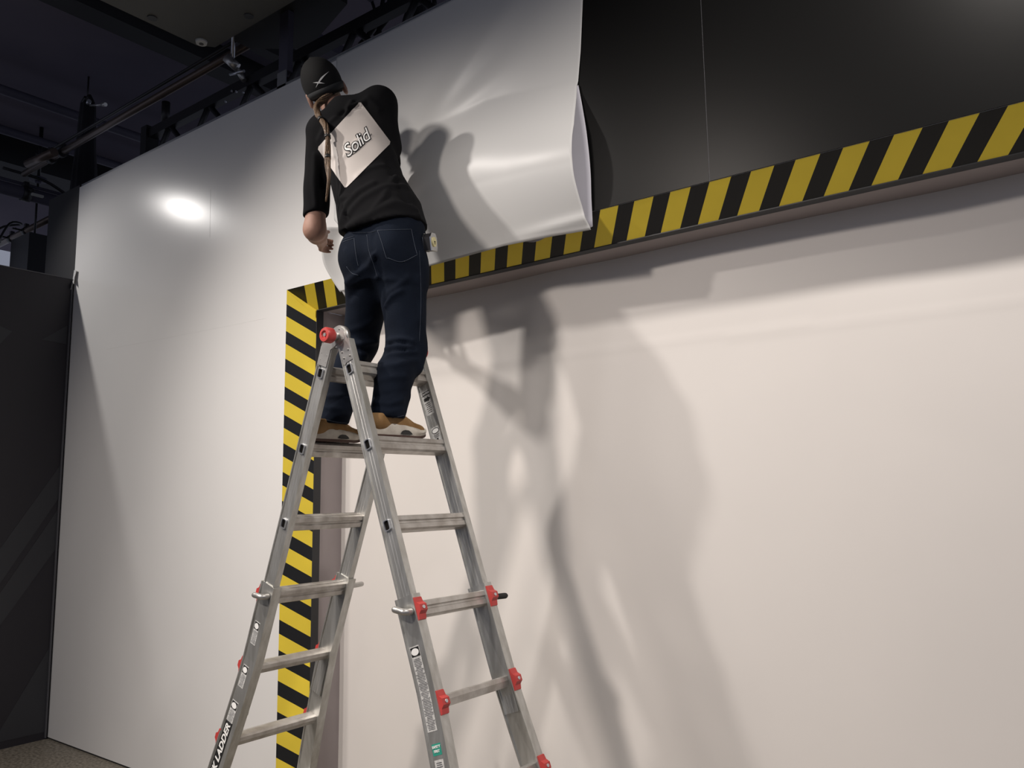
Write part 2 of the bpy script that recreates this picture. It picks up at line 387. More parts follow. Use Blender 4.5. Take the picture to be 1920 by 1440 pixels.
# ------------------------------------------------------------------ the loose white film
def film():
    nx, nz = 130, 110; V = []; F = []; x0 = -3.12
    def right(z):   # right edge
        pts = [(2.66, -1.640), (2.71, -1.648), (2.77, -1.659), (2.91, -1.668), (3.135, -1.672), (3.25, -1.690), (3.34, -1.705), (3.5, -1.685), (3.73, -1.667), (4.1, -1.66)]
        return float(np.interp(z, [p[0] for p in pts], [p[1] for p in pts]))
    def ztop(x): return float(np.interp(x, [-3.1, -2.9, -2.6, -2.2, -1.65], [2.99, 3.16, 3.40, 3.44, 3.36]))
    def zbot(x): return float(np.interp(x, [-3.1, -3.0, -2.9, -2.54, -2.1, -1.85, -1.65], [2.66, 2.655, 2.69, 2.712, 2.722, 2.712, 2.70]))
    for j in range(nz):
        v = j/(nz-1)
        for i in range(nx):
            u = i/(nx-1)
            xx = x0 + u*(-1.66-x0); zb = zbot(xx); z = zb + v*(4.018-zb)
            xl = x0 - .12*max(0, min(1, (z-2.98)/.12))
            x = xl + u*(right(z)-xl)
            zt = ztop(x); t = (zt-z)/(zt-zb)
            b = 0.003
            if t > 0:
                prof = math.sin(math.pi*min(1, t)**1.15)**1.15 if t < 1 else 0
                A = float(np.interp(x, [-3.1, -2.9, -2.6, -2.0, -1.66], [.10, .075, .095, .10, .115]))
                b += A*prof + .022*max(0, min(1, (t-.6)/.4))
            # soft diagonal tension folds that run up to the right from the hands
            for (ax, az, bx, bz, am, wd) in ((-2.75, 3.30, -1.9, 3.62, .012, .075), (-2.6, 3.42, -1.9, 3.95, .012, .07), (-2.7, 3.05, -1.75, 3.30, .006, .10)):
                dx, dz = bx-ax, bz-az; L2 = dx*dx+dz*dz; s = max(0, min(1, ((x-ax)*dx+(z-az)*dz)/L2))
                d = math.hypot(x-ax-s*dx, z-az-s*dz); b += am*math.exp(-(d/wd)**2)*(math.sin(math.pi*(.1+.9*s)) if s < 1 else 0)
            if z < 2.80 and x > -2.1: b += .010*math.exp(-((z-2.745)/.02)**2)*min(1, (x+2.1)/.3)
            b += .004*pnoise(Vector((x*3, z*3, 1)))*min(1, max(0, t*3))
            V.append((x, -.006-b, z))
    for j in range(nz-1):
        for i in range(nx-1): F.append((j*nx+i, j*nx+i+1, (j+1)*nx+i+1, (j+1)*nx+i))
    me = mesh_from(V, F); o = link('vinyl_film', me, 'film', None, True)
    md = o.modifiers.new('thick', 'SOLIDIFY'); md.thickness = .0012; md.offset = 0
    tag(o, 'large sheet of glossy white adhesive film bulging loose from the black upper wall', 'film')
    # backing paper that stays behind the film and shows through its open right end
    V = []; F = []; n = 24; m = 16
    for i in range(n):
        t = i/(n-1); z = 3.345 - t*(3.345-2.725)
        for k in range(m):
            s = k/(m-1); xe = -1.700+.052*min(1, math.sin(math.pi*min(1, t*1.4+.02)*.5)*1.0)
            x = xe - .34*(1-s)
            y = -.012 - .006*math.sin(3*t) - .002*pnoise(Vector((x*9, z*9, 0)))
            V.append((x, y, z - .012*math.sin(9*s)*(t > .97)))
    for i in range(n-1):
        for k in range(m-1): F.append((i*m+k, i*m+k+1, (i+1)*m+k+1, (i+1)*m+k))
    l = link('backing_paper', mesh_from(V, F), 'liner', o, True)
    md = l.modifiers.new('thick', 'SOLIDIFY'); md.thickness = .001
    l['label'] = 'lilac grey backing paper'
    # curled tail at the lower left, below the hand
    V = []; F = []; n = 30; m = 14
    cl = spline([(-3.10, -.14, 2.985), (-3.13, -.145, 2.90), (-3.145, -.135, 2.82), (-3.125, -.11, 2.74), (-3.09, -.09, 2.668)], 8)
    n = len(cl)
    for i, c in enumerate(cl):
        t = i/(n-1)
        for k in range(m):
            s = k/(m-1); a = -.5 + 1.5*s + .5*t
            wd = .12 + .05*t
            V.append((c.x + wd*s, c.y + .05*math.sin(a*2.2)*(1-.4*t) - .03*s, c.z + .028*s*t))
    for i in range(n-1):
        for k in range(m-1): F.append((i*m+k, i*m+k+1, (i+1)*m+k+1, (i+1)*m+k))
    c = link('curled_tail', mesh_from(V, F), 'film', o, True)
    md = c.modifiers.new('thick', 'SOLIDIFY'); md.thickness = .0012
    return o
film()

# ------------------------------------------------------------------ ladder
LX, LZ0, SP, AL = -2.372, 2.121, .3048, math.radians(19.6)
YN, YF = -.715, -.33
ladder = thing('step_ladder', (LX, (YN+YF)/2, 0), 'tall aluminium folding step ladder with red locking clips, standing in front of the striped doorway', 'ladder')
def hole(side, i):   # rung centre line point (x,z)
    return (LX + side*(.083+i*SP*math.sin(AL)), LZ0-i*SP*math.cos(AL))
def rail_dir(side): return Vector((side*math.sin(AL), 0, -math.cos(AL)))
def across(side): return Vector((math.cos(AL), 0, side*math.sin(AL)))   # perpendicular to rail in xz, +x
IW, ID, OW, OD = .066, .028, .084, .040
def channel(w, d, lip, rec, ribs=True):
    a, b = w/2, d/2
    p = [(-a, -b), (-a+lip, -b), (-a+lip, -b+rec)]
    if ribs: p += [(-.009, -b+rec), (-.007, -b+rec-.0006), (-.005, -b+rec), (.005, -b+rec), (.007, -b+rec-.0006), (.009, -b+rec)]
    p += [(a-lip, -b+rec), (a-lip, -b), (a, -b), (a, b), (a-lip, b), (a-lip, b-rec), (-a+lip, b-rec), (-a+lip, b), (-a, b)]
    return p
def flare(z, ysign):   # outer rails splay in y towards the floor
    t = max(0, (1.02-z)/1.02); return ysign*.11*t**1.25
rails = {}
for side in (-1, 1):
    for yc, ys, nm in ((YN, -1, 'near'), (YF, 1, 'far')):
        d, a = rail_dir(side), across(side)
        hx, hz = hole(side, 0)
        top = Vector((hx, yc, hz)) - d*.115
        end_i = 4.35 if side == 1 else 4.6
        bot = Vector((hx, yc, hz)) + d*SP*end_i
        bm = bmesh.new(); sweep(bm, [top, bot], [a, a], channel(IW, ID, .0045, .0045))
        rails[side, nm, 'inner'] = r = obj('inner_rail', bm, 'alu', ladder, bevel=0)
        # rung end sockets on the outside of the rail
        for i in range(0, 3):
            x, z = hole(side, i); o_ = Vector((x, yc + ys*ID/2, z))
            mt = Matrix((a, Vector((0, 0, 0)) - d, Vector((0, -1, 0)) if ys < 0 else Vector((0, 1, 0)))).transposed().to_4x4(); mt.translation = o_
            bm = bmesh.new()
            def rr(w, h, c=.006, n=4):
                P = []
                for sx, sy, a0 in ((1, 1, 0), (-1, 1, 90), (-1, -1, 180), (1, -1, 270)):
                    for k in range(n+1):
                        t = math.radians(a0+90*k/n); P.append((sx*(w-c)+c*math.cos(t), sy*(h-c)+c*math.sin(t)))
                return P
            A, B = rr(.0140, .0195), rr(.0112, .0165)
            ra = [[bm.verts.new(mt @ Vector((p[0], p[1], h))) for p in P] for P, h in ((A, -.004), (A, .003), (B, .003), (B, -.004))]
            n = len(A)
            for q, w in zip(ra, ra[1:]):
                for k in range(n): bm.faces.new((q[k], q[(k+1) % n], w[(k+1) % n], w[k]))
            s = obj('rung_socket', bm, 'bright_metal', r)
            bm = bmesh.new(); prism(bm, B, -.0042, -.0034, mt); obj('socket_shade_plate', bm, 'hole_shade', r)  # dark plate stands for the shade inside the hollow rung end
        # outer (lower) rail with a flared foot
        z0 = hole(side, 3)[1] + .052*math.cos(AL)
        P = []; A = []
        zt = z0; N = 26
        for k in range(N+1):
            z = zt + (0.025-zt)*k/N
            x = hx + side*math.tan(AL)*(hz-z)
            P.append(Vector((x, yc + flare(z, ys) + 0, z))); A.append(a)
        bm = bmesh.new(); sweep(bm, P, A, channel(OW, OD, .005, .005, False))
        rails[side, nm, 'outer'] = o2 = obj('outer_rail', bm, 'alu', ladder)
        # rubber foot
        f = P[-1]; bm = bmesh.new(); box(bm, (f.x-.052, f.y-.028, 0), (f.x+.052, f.y+.028, .045)); obj('rubber_foot', bm, 'rubber', ladder, bevel=.006)
        # red locking clips on the outward edge of the rail
        for i in (3, 4, 5):
            x, z = hole(side, i); yy = yc + flare(z, ys)
            base = Vector((x, yy, z)) + a*side*(OW/2)
            mt = Matrix((-d, a*side, Vector((0, 1, 0)))).transposed().to_4x4(); mt.translation = base + Vector((0, 0, 0))
            bm = bmesh.new()
            prism(bm, [(-.040, -.004), (-.037, .005), (-.020, .009), (-.010, .021), (.010, .021), (.020, .009), (.037, .005), (.040, -.004)], -.017, .017, mt)
            c = obj('locking_clip', bm, 'red', ladder, bevel=.002)
            bm = bmesh.new(); cyl(bm, base + a*side*.020, base + a*side*.0235, .006, n=12); obj('rivet', bm, 'bright_metal', c)
    # rungs
    for i in range(0, 8):
        x, z = hole(side, i); d, a = rail_dir(side), across(side)
        ya, yb = YN+.008, YF-.008
        if i >= 4: ya += flare(z, -1); yb += flare(z, 1)
        mt = Matrix((Vector((math.cos(AL*.9)*1, 0, side*math.sin(AL*.9)))*1, Vector((-side*math.sin(AL*.9), 0, math.cos(AL*.9))), Vector((0, -1, 0)))).transposed().to_4x4()
        mt.translation = Vector((x, 0, z))
        bm = bmesh.new()
        if i < 4:   # double ridged tread
            poly = [(-.026, .026), (-.018, .029), (-.015, .026), (-.006, .026), (-.003, .029), (.003, .029), (.006, .026), (.015, .026), (.018, .029), (.026, .026),
                    (.028, .010), (.022, .006), (.022, .000), (.027, -.004), (.027, -.020), (.018, -.026), (-.018, -.026), (-.027, -.020), (-.027, -.004), (-.022, .000), (-.022, .006), (-.028, .010)]
        else:
            poly = [(-.024, .018), (-.012, .021), (.012, .021), (.024, .018), (.026, .004), (.016, -.018), (-.016, -.018), (-.026, .004)]
        prism(bm, poly, -yb, -ya, mt)
        obj('rung', bm, 'alu_rung', ladder)
# hinges
for yc, ys in ((YN, -1), (YF, 1)):
    hc = Vector((LX+.012, yc, LZ0+.130)); yv = Vector((0, ys, 0))
    hinge_bm = bmesh.new()
    cyl(hinge_bm, hc - yv*.012, hc + yv*.008, .046, n=40); cyl(hinge_bm, hc + yv*.008, hc + yv*.015, .041, n=40)
    for side in (-1, 1):
        d, a = rail_dir(side), across(side)
        mt = Matrix((a, -d, Vector((0, -1, 0)))).transposed().to_4x4()
        hx, hz = hole(side, 0); c0 = Vector((hx, yc, hz)) - d*.10
        off = ID/2 + (.004 if side < 0 else -.001)
        v = [Vector((hc.x + side*.0 - .042*math.cos(AL), 0, hc.z-.005)), Vector((hc.x + .042*math.cos(AL), 0, hc.z-.005))]
        q = [c0 + a*.029 + d*.075, c0 - a*.029 + d*.075, v[0] + (a*0), v[1]]
        up = [hc - a*.040, hc + a*.040]
        pts = [c0 - a*.027 + d*.07, c0 - a*.029, up[0], up[1], c0 + a*.029, c0 + a*.027 + d*.07]
        y0 = yc + ys*(off-.005); y1 = yc + ys*(off)
        A_ = [hinge_bm.verts.new((p.x, y0, p.z)) for p in pts]; B_ = [hinge_bm.verts.new((p.x, y1, p.z)) for p in pts]
        n = len(pts); hinge_bm.faces.new(A_); hinge_bm.faces.new(B_[::-1])
        for k in range(n): hinge_bm.faces.new((A_[k], A_[(k+1) % n], B_[(k+1) % n], B_[k]))
    hg = obj('hinge', hinge_bm, 'steel', ladder)
    for side in (-1, 1):
        d, a = rail_dir(side), across(side); hx, hz = hole(side, 0)
        for u, w in ((-.018, .082), (.016, .078), (-.016, .055), (.017, .050), (-.017, .028)):
            p = Vector((hx, yc + ys*(ID/2-.001), hz)) + a*u - d*w*.95
            bm = bmesh.new(); cyl(bm, p, p + yv*.006, .0048, .003, n=10); obj('rivet', bm, 'steel', hg)
    for ang in (70, 200, 330):
        p = hc + Vector((.031*math.cos(math.radians(ang)), ys*.014, .031*math.sin(math.radians(ang))))
        bm = bmesh.new(); cyl(bm, p, p+yv*.005, .0045, .003, n=10); obj('rivet', bm, 'steel', hg)
    bm = bmesh.new(); cyl(bm, hc + yv*.012, hc + yv*.044, .016, n=24); obj('spindle', bm, 'steel', hg)
    bm = bmesh.new()
    prof = [(.016, .040), (.026, .040), (.0295, .046), (.0295, .072), (.026, .078), (.016, .079), (.013, .072), (.0, .072)]
    n = 32; rings = []
    for r_, h in prof:
        rings.append([bm.verts.new(hc + yv*h + Vector((math.cos(2*math.pi*k/n), 0, math.sin(2*math.pi*k/n)))*max(r_, .0004)) for k in range(n)])
    for A_, B_ in zip(rings, rings[1:]):
        for k in range(n): bm.faces.new((A_[k], A_[(k+1) % n], B_[(k+1) % n], B_[k])).smooth = True
    kn = obj('knob', bm, 'red', hg, smooth=True)
    kn['label'] = 'red release knob'
    bm = bmesh.new(); cyl(bm, hc + yv*.070, hc + yv*.077, .007, n=12); obj('bolt', bm, 'steel', hg)
# sliding lock pins at the top of the lower rails
for side in (-1, 1):
    for yc, ys in ((YN, -1), (YF, 1)):
        x, z = hole(side, 3); a = across(side)
        p0 = Vector((x + (.022 if side < 0 else .02), yc + ys*.018, z+.004))
        outd = Vector((-1, 0, .12)).normalized() if ys < 0 else Vector((.25*side, 1, 0)).normalized()
        bm = bmesh.new(); p1 = p0 + Vector((0, ys*.028, 0)); pts = spline([p0, p0 + Vector((0, ys*.016, 0)), p1 + outd*.010, p1 + outd*.035, p1 + outd*.060], 5)
        tube(bm, pts, [.011]*(len(pts)-2)+[.010, .006], 14)
        obj('lock_pin', bm, 'steel' if side < 0 or ys < 0 else 'rubber', ladder)

# stickers on the rails
FONT = None
def text_mesh(s, size, shear=0, extrude=0.0003, bold=0.0, align='LEFT', spacing=1.0):
    c = bpy.data.curves.new('t', 'FONT'); c.body = s; c.size = size; c.shear = shear; c.extrude = extrude; c.offset = bold; c.align_x = align; c.space_character = spacing
    c.resolution_u = 4
    o = bpy.data.objects.new('t', c); COL.objects.link(o); dg = bpy.context.evaluated_depsgraph_get(); dg.update()
    me = bpy.data.meshes.new_from_object(o.evaluated_get(dg)); bpy.data.objects.remove(o); bpy.data.curves.remove(c)
    return me
def place(me, mtx): me.transform(mtx); return me
def rail_frame(side, nm, s, u0=0):
    """frame on the camera-side face (-Y) of a lower rail: x = along rail upward, y = across; s = distance below rung 0"""
    ys = -1 if nm == 'near' else 1; yc = YN if nm == 'near' else YF
    hx, hz = hole(side, 0); d, a = rail_dir(side), across(side)
    z = hz - s*math.cos(AL); x = hx + side*s*math.sin(AL)
    y = yc + flare(z, ys) - OD/2 + .005
    z2 = z - .05; y2 = yc + flare(z2, ys) - OD/2 + .005
    dn = Vector((x + side*math.tan(AL)*.05, y2, z2)) - Vector((x, y, z)); dn.normalize()
    n = a.cross(dn).normalized()
    if n.y > 0: n = -n
    return Vector((x, y, z)), dn, a, n
def sticker_box(bm, side, nm, s0, s1, w, u=0, h=.0006, mi=0, segs=6, lift=.0):
    rows = []
    for k in range(segs+1):
        s = s0+(s1-s0)*k/segs; p, dn, a, n = rail_frame(side, nm, s); p = p + n*(h+lift)
        rows.append((bm.verts.new(p + a*(u-w/2)), bm.verts.new(p + a*(u+w/2))))
    for r0, r1 in zip(rows, rows[1:]):
        f = bm.faces.new((r0[0], r0[1], r1[1], r1[0])); f.material_index = mi
def mat_on_rail(side, nm, s, u, flip, h=.0012):
    p, dn, a, n = rail_frame(side, nm, s)
    x = -dn if flip else dn
    y = n.cross(x)
    m = Matrix((x, y, n)).transposed().to_4x4(); m.translation = p + a*u + n*h
    return m
def s_of(z): return (LZ0-z)/math.cos(AL)
# big black sticker reading MULTI-TASK LADDER on the near left rail
bm = bmesh.new(); sa, sb = s_of(.765), s_of(.14); sticker_box(bm, -1, 'near', sa, sb, .046, -.009, segs=14)
lab = obj('name_sticker', bm, 'ink', rails[-1, 'near', 'outer'])
me = text_mesh('MULTI-TASK LADDER', .040, .25, bold=.0012, align='RIGHT', spacing=1.02)
# bend the lettering along the rail
for v in me.vertices:
    x, y, z = v.co
    s = sa + .012 - x      # x negative from the right end: further down the rail
    p, dn, a, n = rail_frame(-1, 'near', s); up = n.cross(-dn)
    c = p + a*(-.009) + n*(.0016+z) + up*(y-.014); v.co = c
me.update(); link('lettering', me, 'sticker_text', rails[-1, 'near', 'outer'])
def small_print(side, nm, s0, s1, u, w, rows, mi='partition_b', parent=None, seed=1):
    rnd = random.Random(seed); bm = bmesh.new(); s = s0
    step = (s1-s0)/rows
    for k in range(rows):
        ss = s0 + step*(k+.3); L = w*rnd.uniform(.5, .95)
        p, dn, a, n = rail_frame(side, nm, ss); p = p + n*.0013
        q = [p + a*(u-L/2), p + a*(u+L/2), p + a*(u+L/2) + dn*step*.35, p + a*(u-L/2) + dn*step*.35]
        bm.faces.new([bm.verts.new(v) for v in q])
    return obj('small_print', bm, mi, parent)
def label(side, nm, z0, z1, u, w, rows, oval=True, seed=1):
    par = rails[side, nm, 'outer']; bm = bmesh.new(); a0, a1 = s_of(z0), s_of(z1); sticker_box(bm, side, nm, a0, a1, w, u)
    obj('instruction_label', bm, 'sticker_white', par)
    st = a0+.006
    if oval:
        bm = bmesh.new(); sticker_box(bm, side, nm, a0+.004, a0+.034, w*.9, u, lift=.0004); obj('oval_mark', bm, 'ink', par)
        p, dn, a, n = rail_frame(side, nm, a0+.019); bm = bmesh.new()
        bm.faces.new([bm.verts.new(p + n*.0018 + a*(u + .40*w*math.cos(t)) + dn*.0115*math.sin(t)) for t in [2*math.pi*k/24 for k in range(24)]])
        obj('oval_centre', bm, 'sticker_text', par); st = a0+.040
    small_print(side, nm, st, a1-.004, u, w, rows, parent=par, seed=seed)
label(1, 'near', 1.155, .90, -.008, .044, 46, seed=3)
label(1, 'near', .82, .40, -.004, .040, 70, oval=False, seed=4)
bm = bmesh.new(); sticker_box(bm, 1, 'near', s_of(.865), s_of(.832), .040, -.004); obj('safety_sticker', bm, 'green', rails[1, 'near', 'outer'])
for k, w in enumerate(('SAFETY', 'FIRST')):
    me = text_mesh(w, .011, 0, bold=.0004, align='CENTER'); p, dn, a, n = rail_frame(1, 'near', s_of(.865)+.013+.013*k)
    m = Matrix((a, -dn, n)).transposed().to_4x4(); m.translation = p + a*(-.004) + n*.0016; place(me, m)
    link('safety_lettering', me, 'sticker_text', rails[1, 'near', 'outer'])
label(-1, 'near', 1.16, 1.07, -.008, .032, 13, seed=6)
label(-1, 'near', .985, .90, -.010, .034, 13, seed=7)
label(-1, 'near', .845, .755, -.010, .040, 14, seed=8)

# stickers on the inside of the far right inner rail: CAUTION with arrow, and a lower one with arrow down
def inner_frame(s):
    hx, hz = hole(1, 0); d, a = rail_dir(1), across(1)
    return Vector((hx, YF-ID/2+.0045, hz)) + d*s, d, a
def flat_on(poly, s, mi, name, parent, lift):
    p, d, a = inner_frame(s); bm = bmesh.new(); vs = [bm.verts.new(p + a*x - d*y + Vector((0, -lift, 0))) for x, y in poly]; bm.faces.new(vs)
    return obj(name, bm, mi, parent)
FRI = rails[1, 'far', 'inner']
def rect(w, h, cx=0, cy=0): return [(cx-w/2, cy-h/2), (cx+w/2, cy-h/2), (cx+w/2, cy+h/2), (cx-w/2, cy+h/2)]
flat_on(rect(.046, .105), .105, 'sticker_white', 'caution_label', FRI, .0006)
flat_on(rect(.042, .015, 0, .040), .105, 'ink', 'caution_bar', FRI, .0010)
me = text_mesh('CAUTION', .0105, 0, bold=.0003, align='CENTER'); p, d, a = inner_frame(.105)
m = Matrix((a, -d, Vector((0, -1, 0)))).transposed().to_4x4(); m.translation = p - d*.0365 + Vector((0, -.0014, 0)); place(me, m); link('caution_lettering', me, 'sticker_text', FRI)
flat_on([(-.017, .008), (.004, .008), (.004, .003), (.019, .015), (.004, .027), (.004, .022), (-.017, .022)], .105, 'ink', 'arrow', FRI, .0010)
for k in range(6): flat_on(rect(.030-.004*(k % 3), .0022, .0, -.002-.008*k), .105, 'ink', 'print_line', FRI, .0010)
flat_on(rect(.044, .085), .255, 'sticker_white', 'caution_label', FRI, .0006)
flat_on([(.020*math.cos(t), .026+.012*math.sin(t)) for t in [2*math.pi*k/24 for k in range(24)]], .255, 'ink', 'oval_mark', FRI, .0010)
flat_on([(.017*math.cos(t), .026+.009*math.sin(t)) for t in [2*math.pi*k/24 for k in range(24)]], .255, 'sticker_text', 'oval_centre', FRI, .0014)
flat_on([(-.005, -.006), (.005, -.006), (.005, -.024), (.011, -.024), (0, -.035), (-.011, -.024), (-.005, -.024)], .255, 'ink', 'arrow', FRI, .0010)
for k in range(3): flat_on(rect(.032-.004*k, .0018, 0, .009-.005*k), .255, 'ink', 'print_line', FRI, .0010)

# ------------------------------------------------------------------ signed distance modelling for the person
class Field:
    def __init__(s, lo, hi, h):
        s.lo = np.array(lo, float); s.h = h; s.n = np.ceil((np.array(hi)-s.lo)/h).astype(int)+1
        s.g = np.full(s.n, 1.0, np.float32)
        s.ax = [s.lo[i]+h*np.arange(s.n[i]) for i in range(3)]
    def region(s, lo, hi):
        a = np.clip(np.floor((np.array(lo)-s.lo)/s.h).astype(int), 0, s.n-1); b = np.clip(np.ceil((np.array(hi)-s.lo)/s.h).astype(int)+1, 1, s.n)
        sl = tuple(slice(a[i], b[i]) for i in range(3))
        X, Y, Z = np.meshgrid(*[s.ax[i][sl[i]] for i in range(3)], indexing='ij')
        return sl, X, Y, Z
    def merge(s, sl, d, k, op='add'):
        g = s.g[sl]
        if op == 'add':
            hh = np.clip(.5+.5*(g-d)/k, 0, 1); s.g[sl] = d*hh + g*(1-hh) - k*hh*(1-hh)
        else:   # subtract
            hh = np.clip(.5-.5*(g+d)/k, 0, 1); s.g[sl] = g*(1-hh) - d*hh + k*hh*(1-hh)
    def cone(s, a, b, ra, rb, k=.02, op='add', sq=None):
        a, b = np.array(a, float), np.array(b, float); m = max(ra, rb)+k*2+.02
        sl, X, Y, Z = s.region(np.minimum(a, b)-m, np.maximum(a, b)+m)
        ab = b-a; L2 = max(1e-9, ab@ab); t = np.clip(((X-a[0])*ab[0]+(Y-a[1])*ab[1]+(Z-a[2])*ab[2])/L2, 0, 1)
        dx, dy, dz = X-a[0]-t*ab[0], Y-a[1]-t*ab[1], Z-a[2]-t*ab[2]
        if sq is not None:   # flatten along a direction: (dir, factor)
            v = np.array(sq[0], float); v /= np.linalg.norm(v); c = dx*v[0]+dy*v[1]+dz*v[2]; e = (sq[1]-1)*c
            dx, dy, dz = dx+e*v[0], dy+e*v[1], dz+e*v[2]
        s.merge(sl, np.sqrt(dx*dx+dy*dy+dz*dz)-(ra+(rb-ra)*t), k, op)
    def ell(s, c, r, ax=None, k=.02, op='add'):
        c = np.array(c, float); r = np.array(r, float); m = r.max()+k*2+.02; sl, X, Y, Z = s.region(c-m, c+m)
        P = np.stack([X-c[0], Y-c[1], Z-c[2]], -1)
        if ax is not None: P = P @ np.array(ax, float).T   # rows are axes
        q = np.linalg.norm(P/r, axis=-1); q2 = np.linalg.norm(P/(r*r), axis=-1)+1e-9
        s.merge(sl, q*(q-1)/q2, k, op)
    def loft(s, rows, k=.02, z0=None, z1=None):
        """rows: (z, cx, cy, a, b, theta) elliptical sections"""
        R = np.array(rows, float); zs = R[:, 0]; m = R[:, 3:5].max()+.08
        sl, X, Y, Z = s.region((R[:, 1].min()-m, R[:, 2].min()-m, zs[0]-.06), (R[:, 1].max()+m, R[:, 2].max()+m, zs[-1]+.06))
        I = lambda c: np.interp(Z, zs, R[:, c])
        th = np.radians(I(5)); cx, cy, a, b = I(1), I(2), I(3), I(4)
        u = (X-cx)*np.cos(th)+(Y-cy)*np.sin(th); v = -(X-cx)*np.sin(th)+(Y-cy)*np.cos(th)
        e = 2.4; q = (np.abs(u/a)**e+np.abs(v/b)**e)**(1/e)
        d = (q-1)*np.minimum(a, b)
        d = np.maximum(d, np.maximum(zs[0]-Z, Z-zs[-1]))
        s.merge(sl, d, k)
    def cut(s, p, n):   # remove the half space beyond p along n
        sl, X, Y, Z = s.region(s.lo, s.lo+s.h*s.n); n = np.array(n, float)/np.linalg.norm(n)
        d = (X-p[0])*n[0]+(Y-p[1])*n[1]+(Z-p[2])*n[2]; s.g = np.maximum(s.g, d.astype(np.float32))
    def mesh(s):
        g = s.g; ins = g < 0; nx, ny, nz = g.shape
        c = np.zeros((nx-1, ny-1, nz-1), np.int8)
        for i in (0, 1):
            for j in (0, 1):
                for k in (0, 1): c += ins[i:nx-1+i, j:ny-1+j, k:nz-1+k]
        act = (c > 0) & (c < 8); idx = -np.ones(act.shape, np.int64); ii = np.argwhere(act); idx[act] = np.arange(len(ii))
        acc = np.zeros((len(ii), 3)); cnt = np.zeros(len(ii)); off = [(i, j, k) for i in (0, 1) for j in (0, 1) for k in (0, 1)]
        val = {o: g[ii[:, 0]+o[0], ii[:, 1]+o[1], ii[:, 2]+o[2]] for o in off}
        for a in off:
            for ax in range(3):
                if a[ax] == 0:
                    b = list(a); b[ax] = 1; b = tuple(b); va, vb = val[a], val[b]; m = (va < 0) != (vb < 0)
                    t = np.where(m, va/np.where(m, va-vb, 1), 0); p = np.tile(np.array(a, float), (len(ii), 1)); p[:, ax] += t
                    acc[m] += p[m]; cnt[m] += 1
        V = s.lo + s.h*(ii+acc/cnt[:, None]); F = []
        for ax in range(3):
            a1, a2 = [q for q in range(3) if q != ax]
            sh = [slice(None)]*3; sh2 = [slice(None)]*3; sh[ax] = slice(0, -1); sh2[ax] = slice(1, None)
            m = ins[tuple(sh)] != ins[tuple(sh2)]
            m2 = m.copy(); 
            e = np.argwhere(m); ok = (e[:, a1] > 0) & (e[:, a2] > 0) & (e[:, a1] < g.shape[a1]-1) & (e[:, a2] < g.shape[a2]-1); e = e[ok]
            q = []
            for d1, d2 in ((-1, -1), (0, -1), (0, 0), (-1, 0)):
                f = e.copy(); f[:, a1] += d1; f[:, a2] += d2; q.append(idx[f[:, 0], f[:, 1], f[:, 2]])
            q = np.stack(q, 1); flip = ins[e[:, 0], e[:, 1], e[:, 2]] ^ (ax == 1)
            q[~flip] = q[~flip][:, ::-1]; F.append(q)
        F = np.concatenate(F)
        return V, F
def field_obj(name, fld, matn, parent, folds=None, noise_amp=0, noise_scale=10, smooth_it=1):
    V, F = fld.mesh()
    me = bpy.data.meshes.new(name); me.from_pydata(V.tolist(), [], F.tolist()); me.update()
    bm = bmesh.new(); bm.from_mesh(me)
    bmesh.ops.recalc_face_normals(bm, faces=bm.faces)
    for _ in range(smooth_it): bmesh.ops.smooth_vert(bm, verts=bm.verts, factor=.5, use_axis_x=True, use_axis_y=True, use_axis_z=True)
    bm.normal_update()
    if folds or noise_amp:
        bvh = BVHTree.FromBMesh(bm); segs = []
        for fo in (folds or []):
            pts = fo[0]; hit = []
            for p in pts:
                loc, nrm, i_, dist = bvh.ray_cast(CAM_LOC, pix_dir(*p).normalized())
                if loc is not None: hit.append(loc)
            for a, b in zip(hit, hit[1:]): segs.append((np.array(a), np.array(b), fo[1], fo[2]))
        P = np.array([v.co[:] for v in bm.verts]); D = np.zeros(len(P))
        from collections import OrderedDict
        for a, b, am, wd in segs:
            ab = b-a; t = np.clip(((P-a)@ab)/max(1e-9, ab@ab), 0, 1); dist = np.linalg.norm(P-a-t[:, None]*ab, axis=1)
            c = am*np.exp(-(dist/wd)**2); D = np.where(np.abs(c) > np.abs(D), c, D) if True else D+c
        for i, v in enumerate(bm.verts):
            d = D[i]
            if noise_amp: d += noise_amp*pnoise(v.co*noise_scale)
            v.co += v.normal*d
        bmesh.ops.smooth_vert(bm, verts=bm.verts, factor=.4, use_axis_x=True, use_axis_y=True, use_axis_z=True)
    bm.to_mesh(me); bm.free()
    return link(name, me, matn, parent, True)
def V3(*a): return Vector(a)

person = thing('person', (-2.39, -.5, 1.865), 'person in black cap, black t-shirt and dark jeans standing astride the ladder, back turned', 'person')
# --- joints
HEAD = V3(-2.792, -.467, 3.519)
vw = (HEAD-CAM_LOC).normalized(); rr_ = V3(vw.y, -vw.x, 0).normalized(); uu_ = rr_.cross(vw)
HF = (vw*.97 - rr_*.10 - uu_*.16).normalized()                # where the face points: down towards the hands
HU = (uu_*.90 - rr_*.45); HU = (HU - HF*HU.dot(HF)).normalized(); HR = HF.cross(HU).normalized()
HAX = [HR[:], HF[:], HU[:]]
def hp(x, y, z): return HEAD + HR*x + HF*y + HU*z
NB = V3(-2.660, -.455, 3.345)
SHL, SHR_ = V3(-2.705, -.545, 3.235), V3(-2.515, -.375, 3.375)
ELL, WRL, HAL = V3(-2.745, -.535, 2.805), V3(-2.925, -.350, 2.835), V3(-2.990, -.290, 2.850)
ELR, WRR, HAR = V3(-2.615, -.215, 3.16), V3(-2.80, -.185, 3.06), V3(-2.85, -.165, 3.05)
PEL = V3(-2.355, -.50, 2.66)
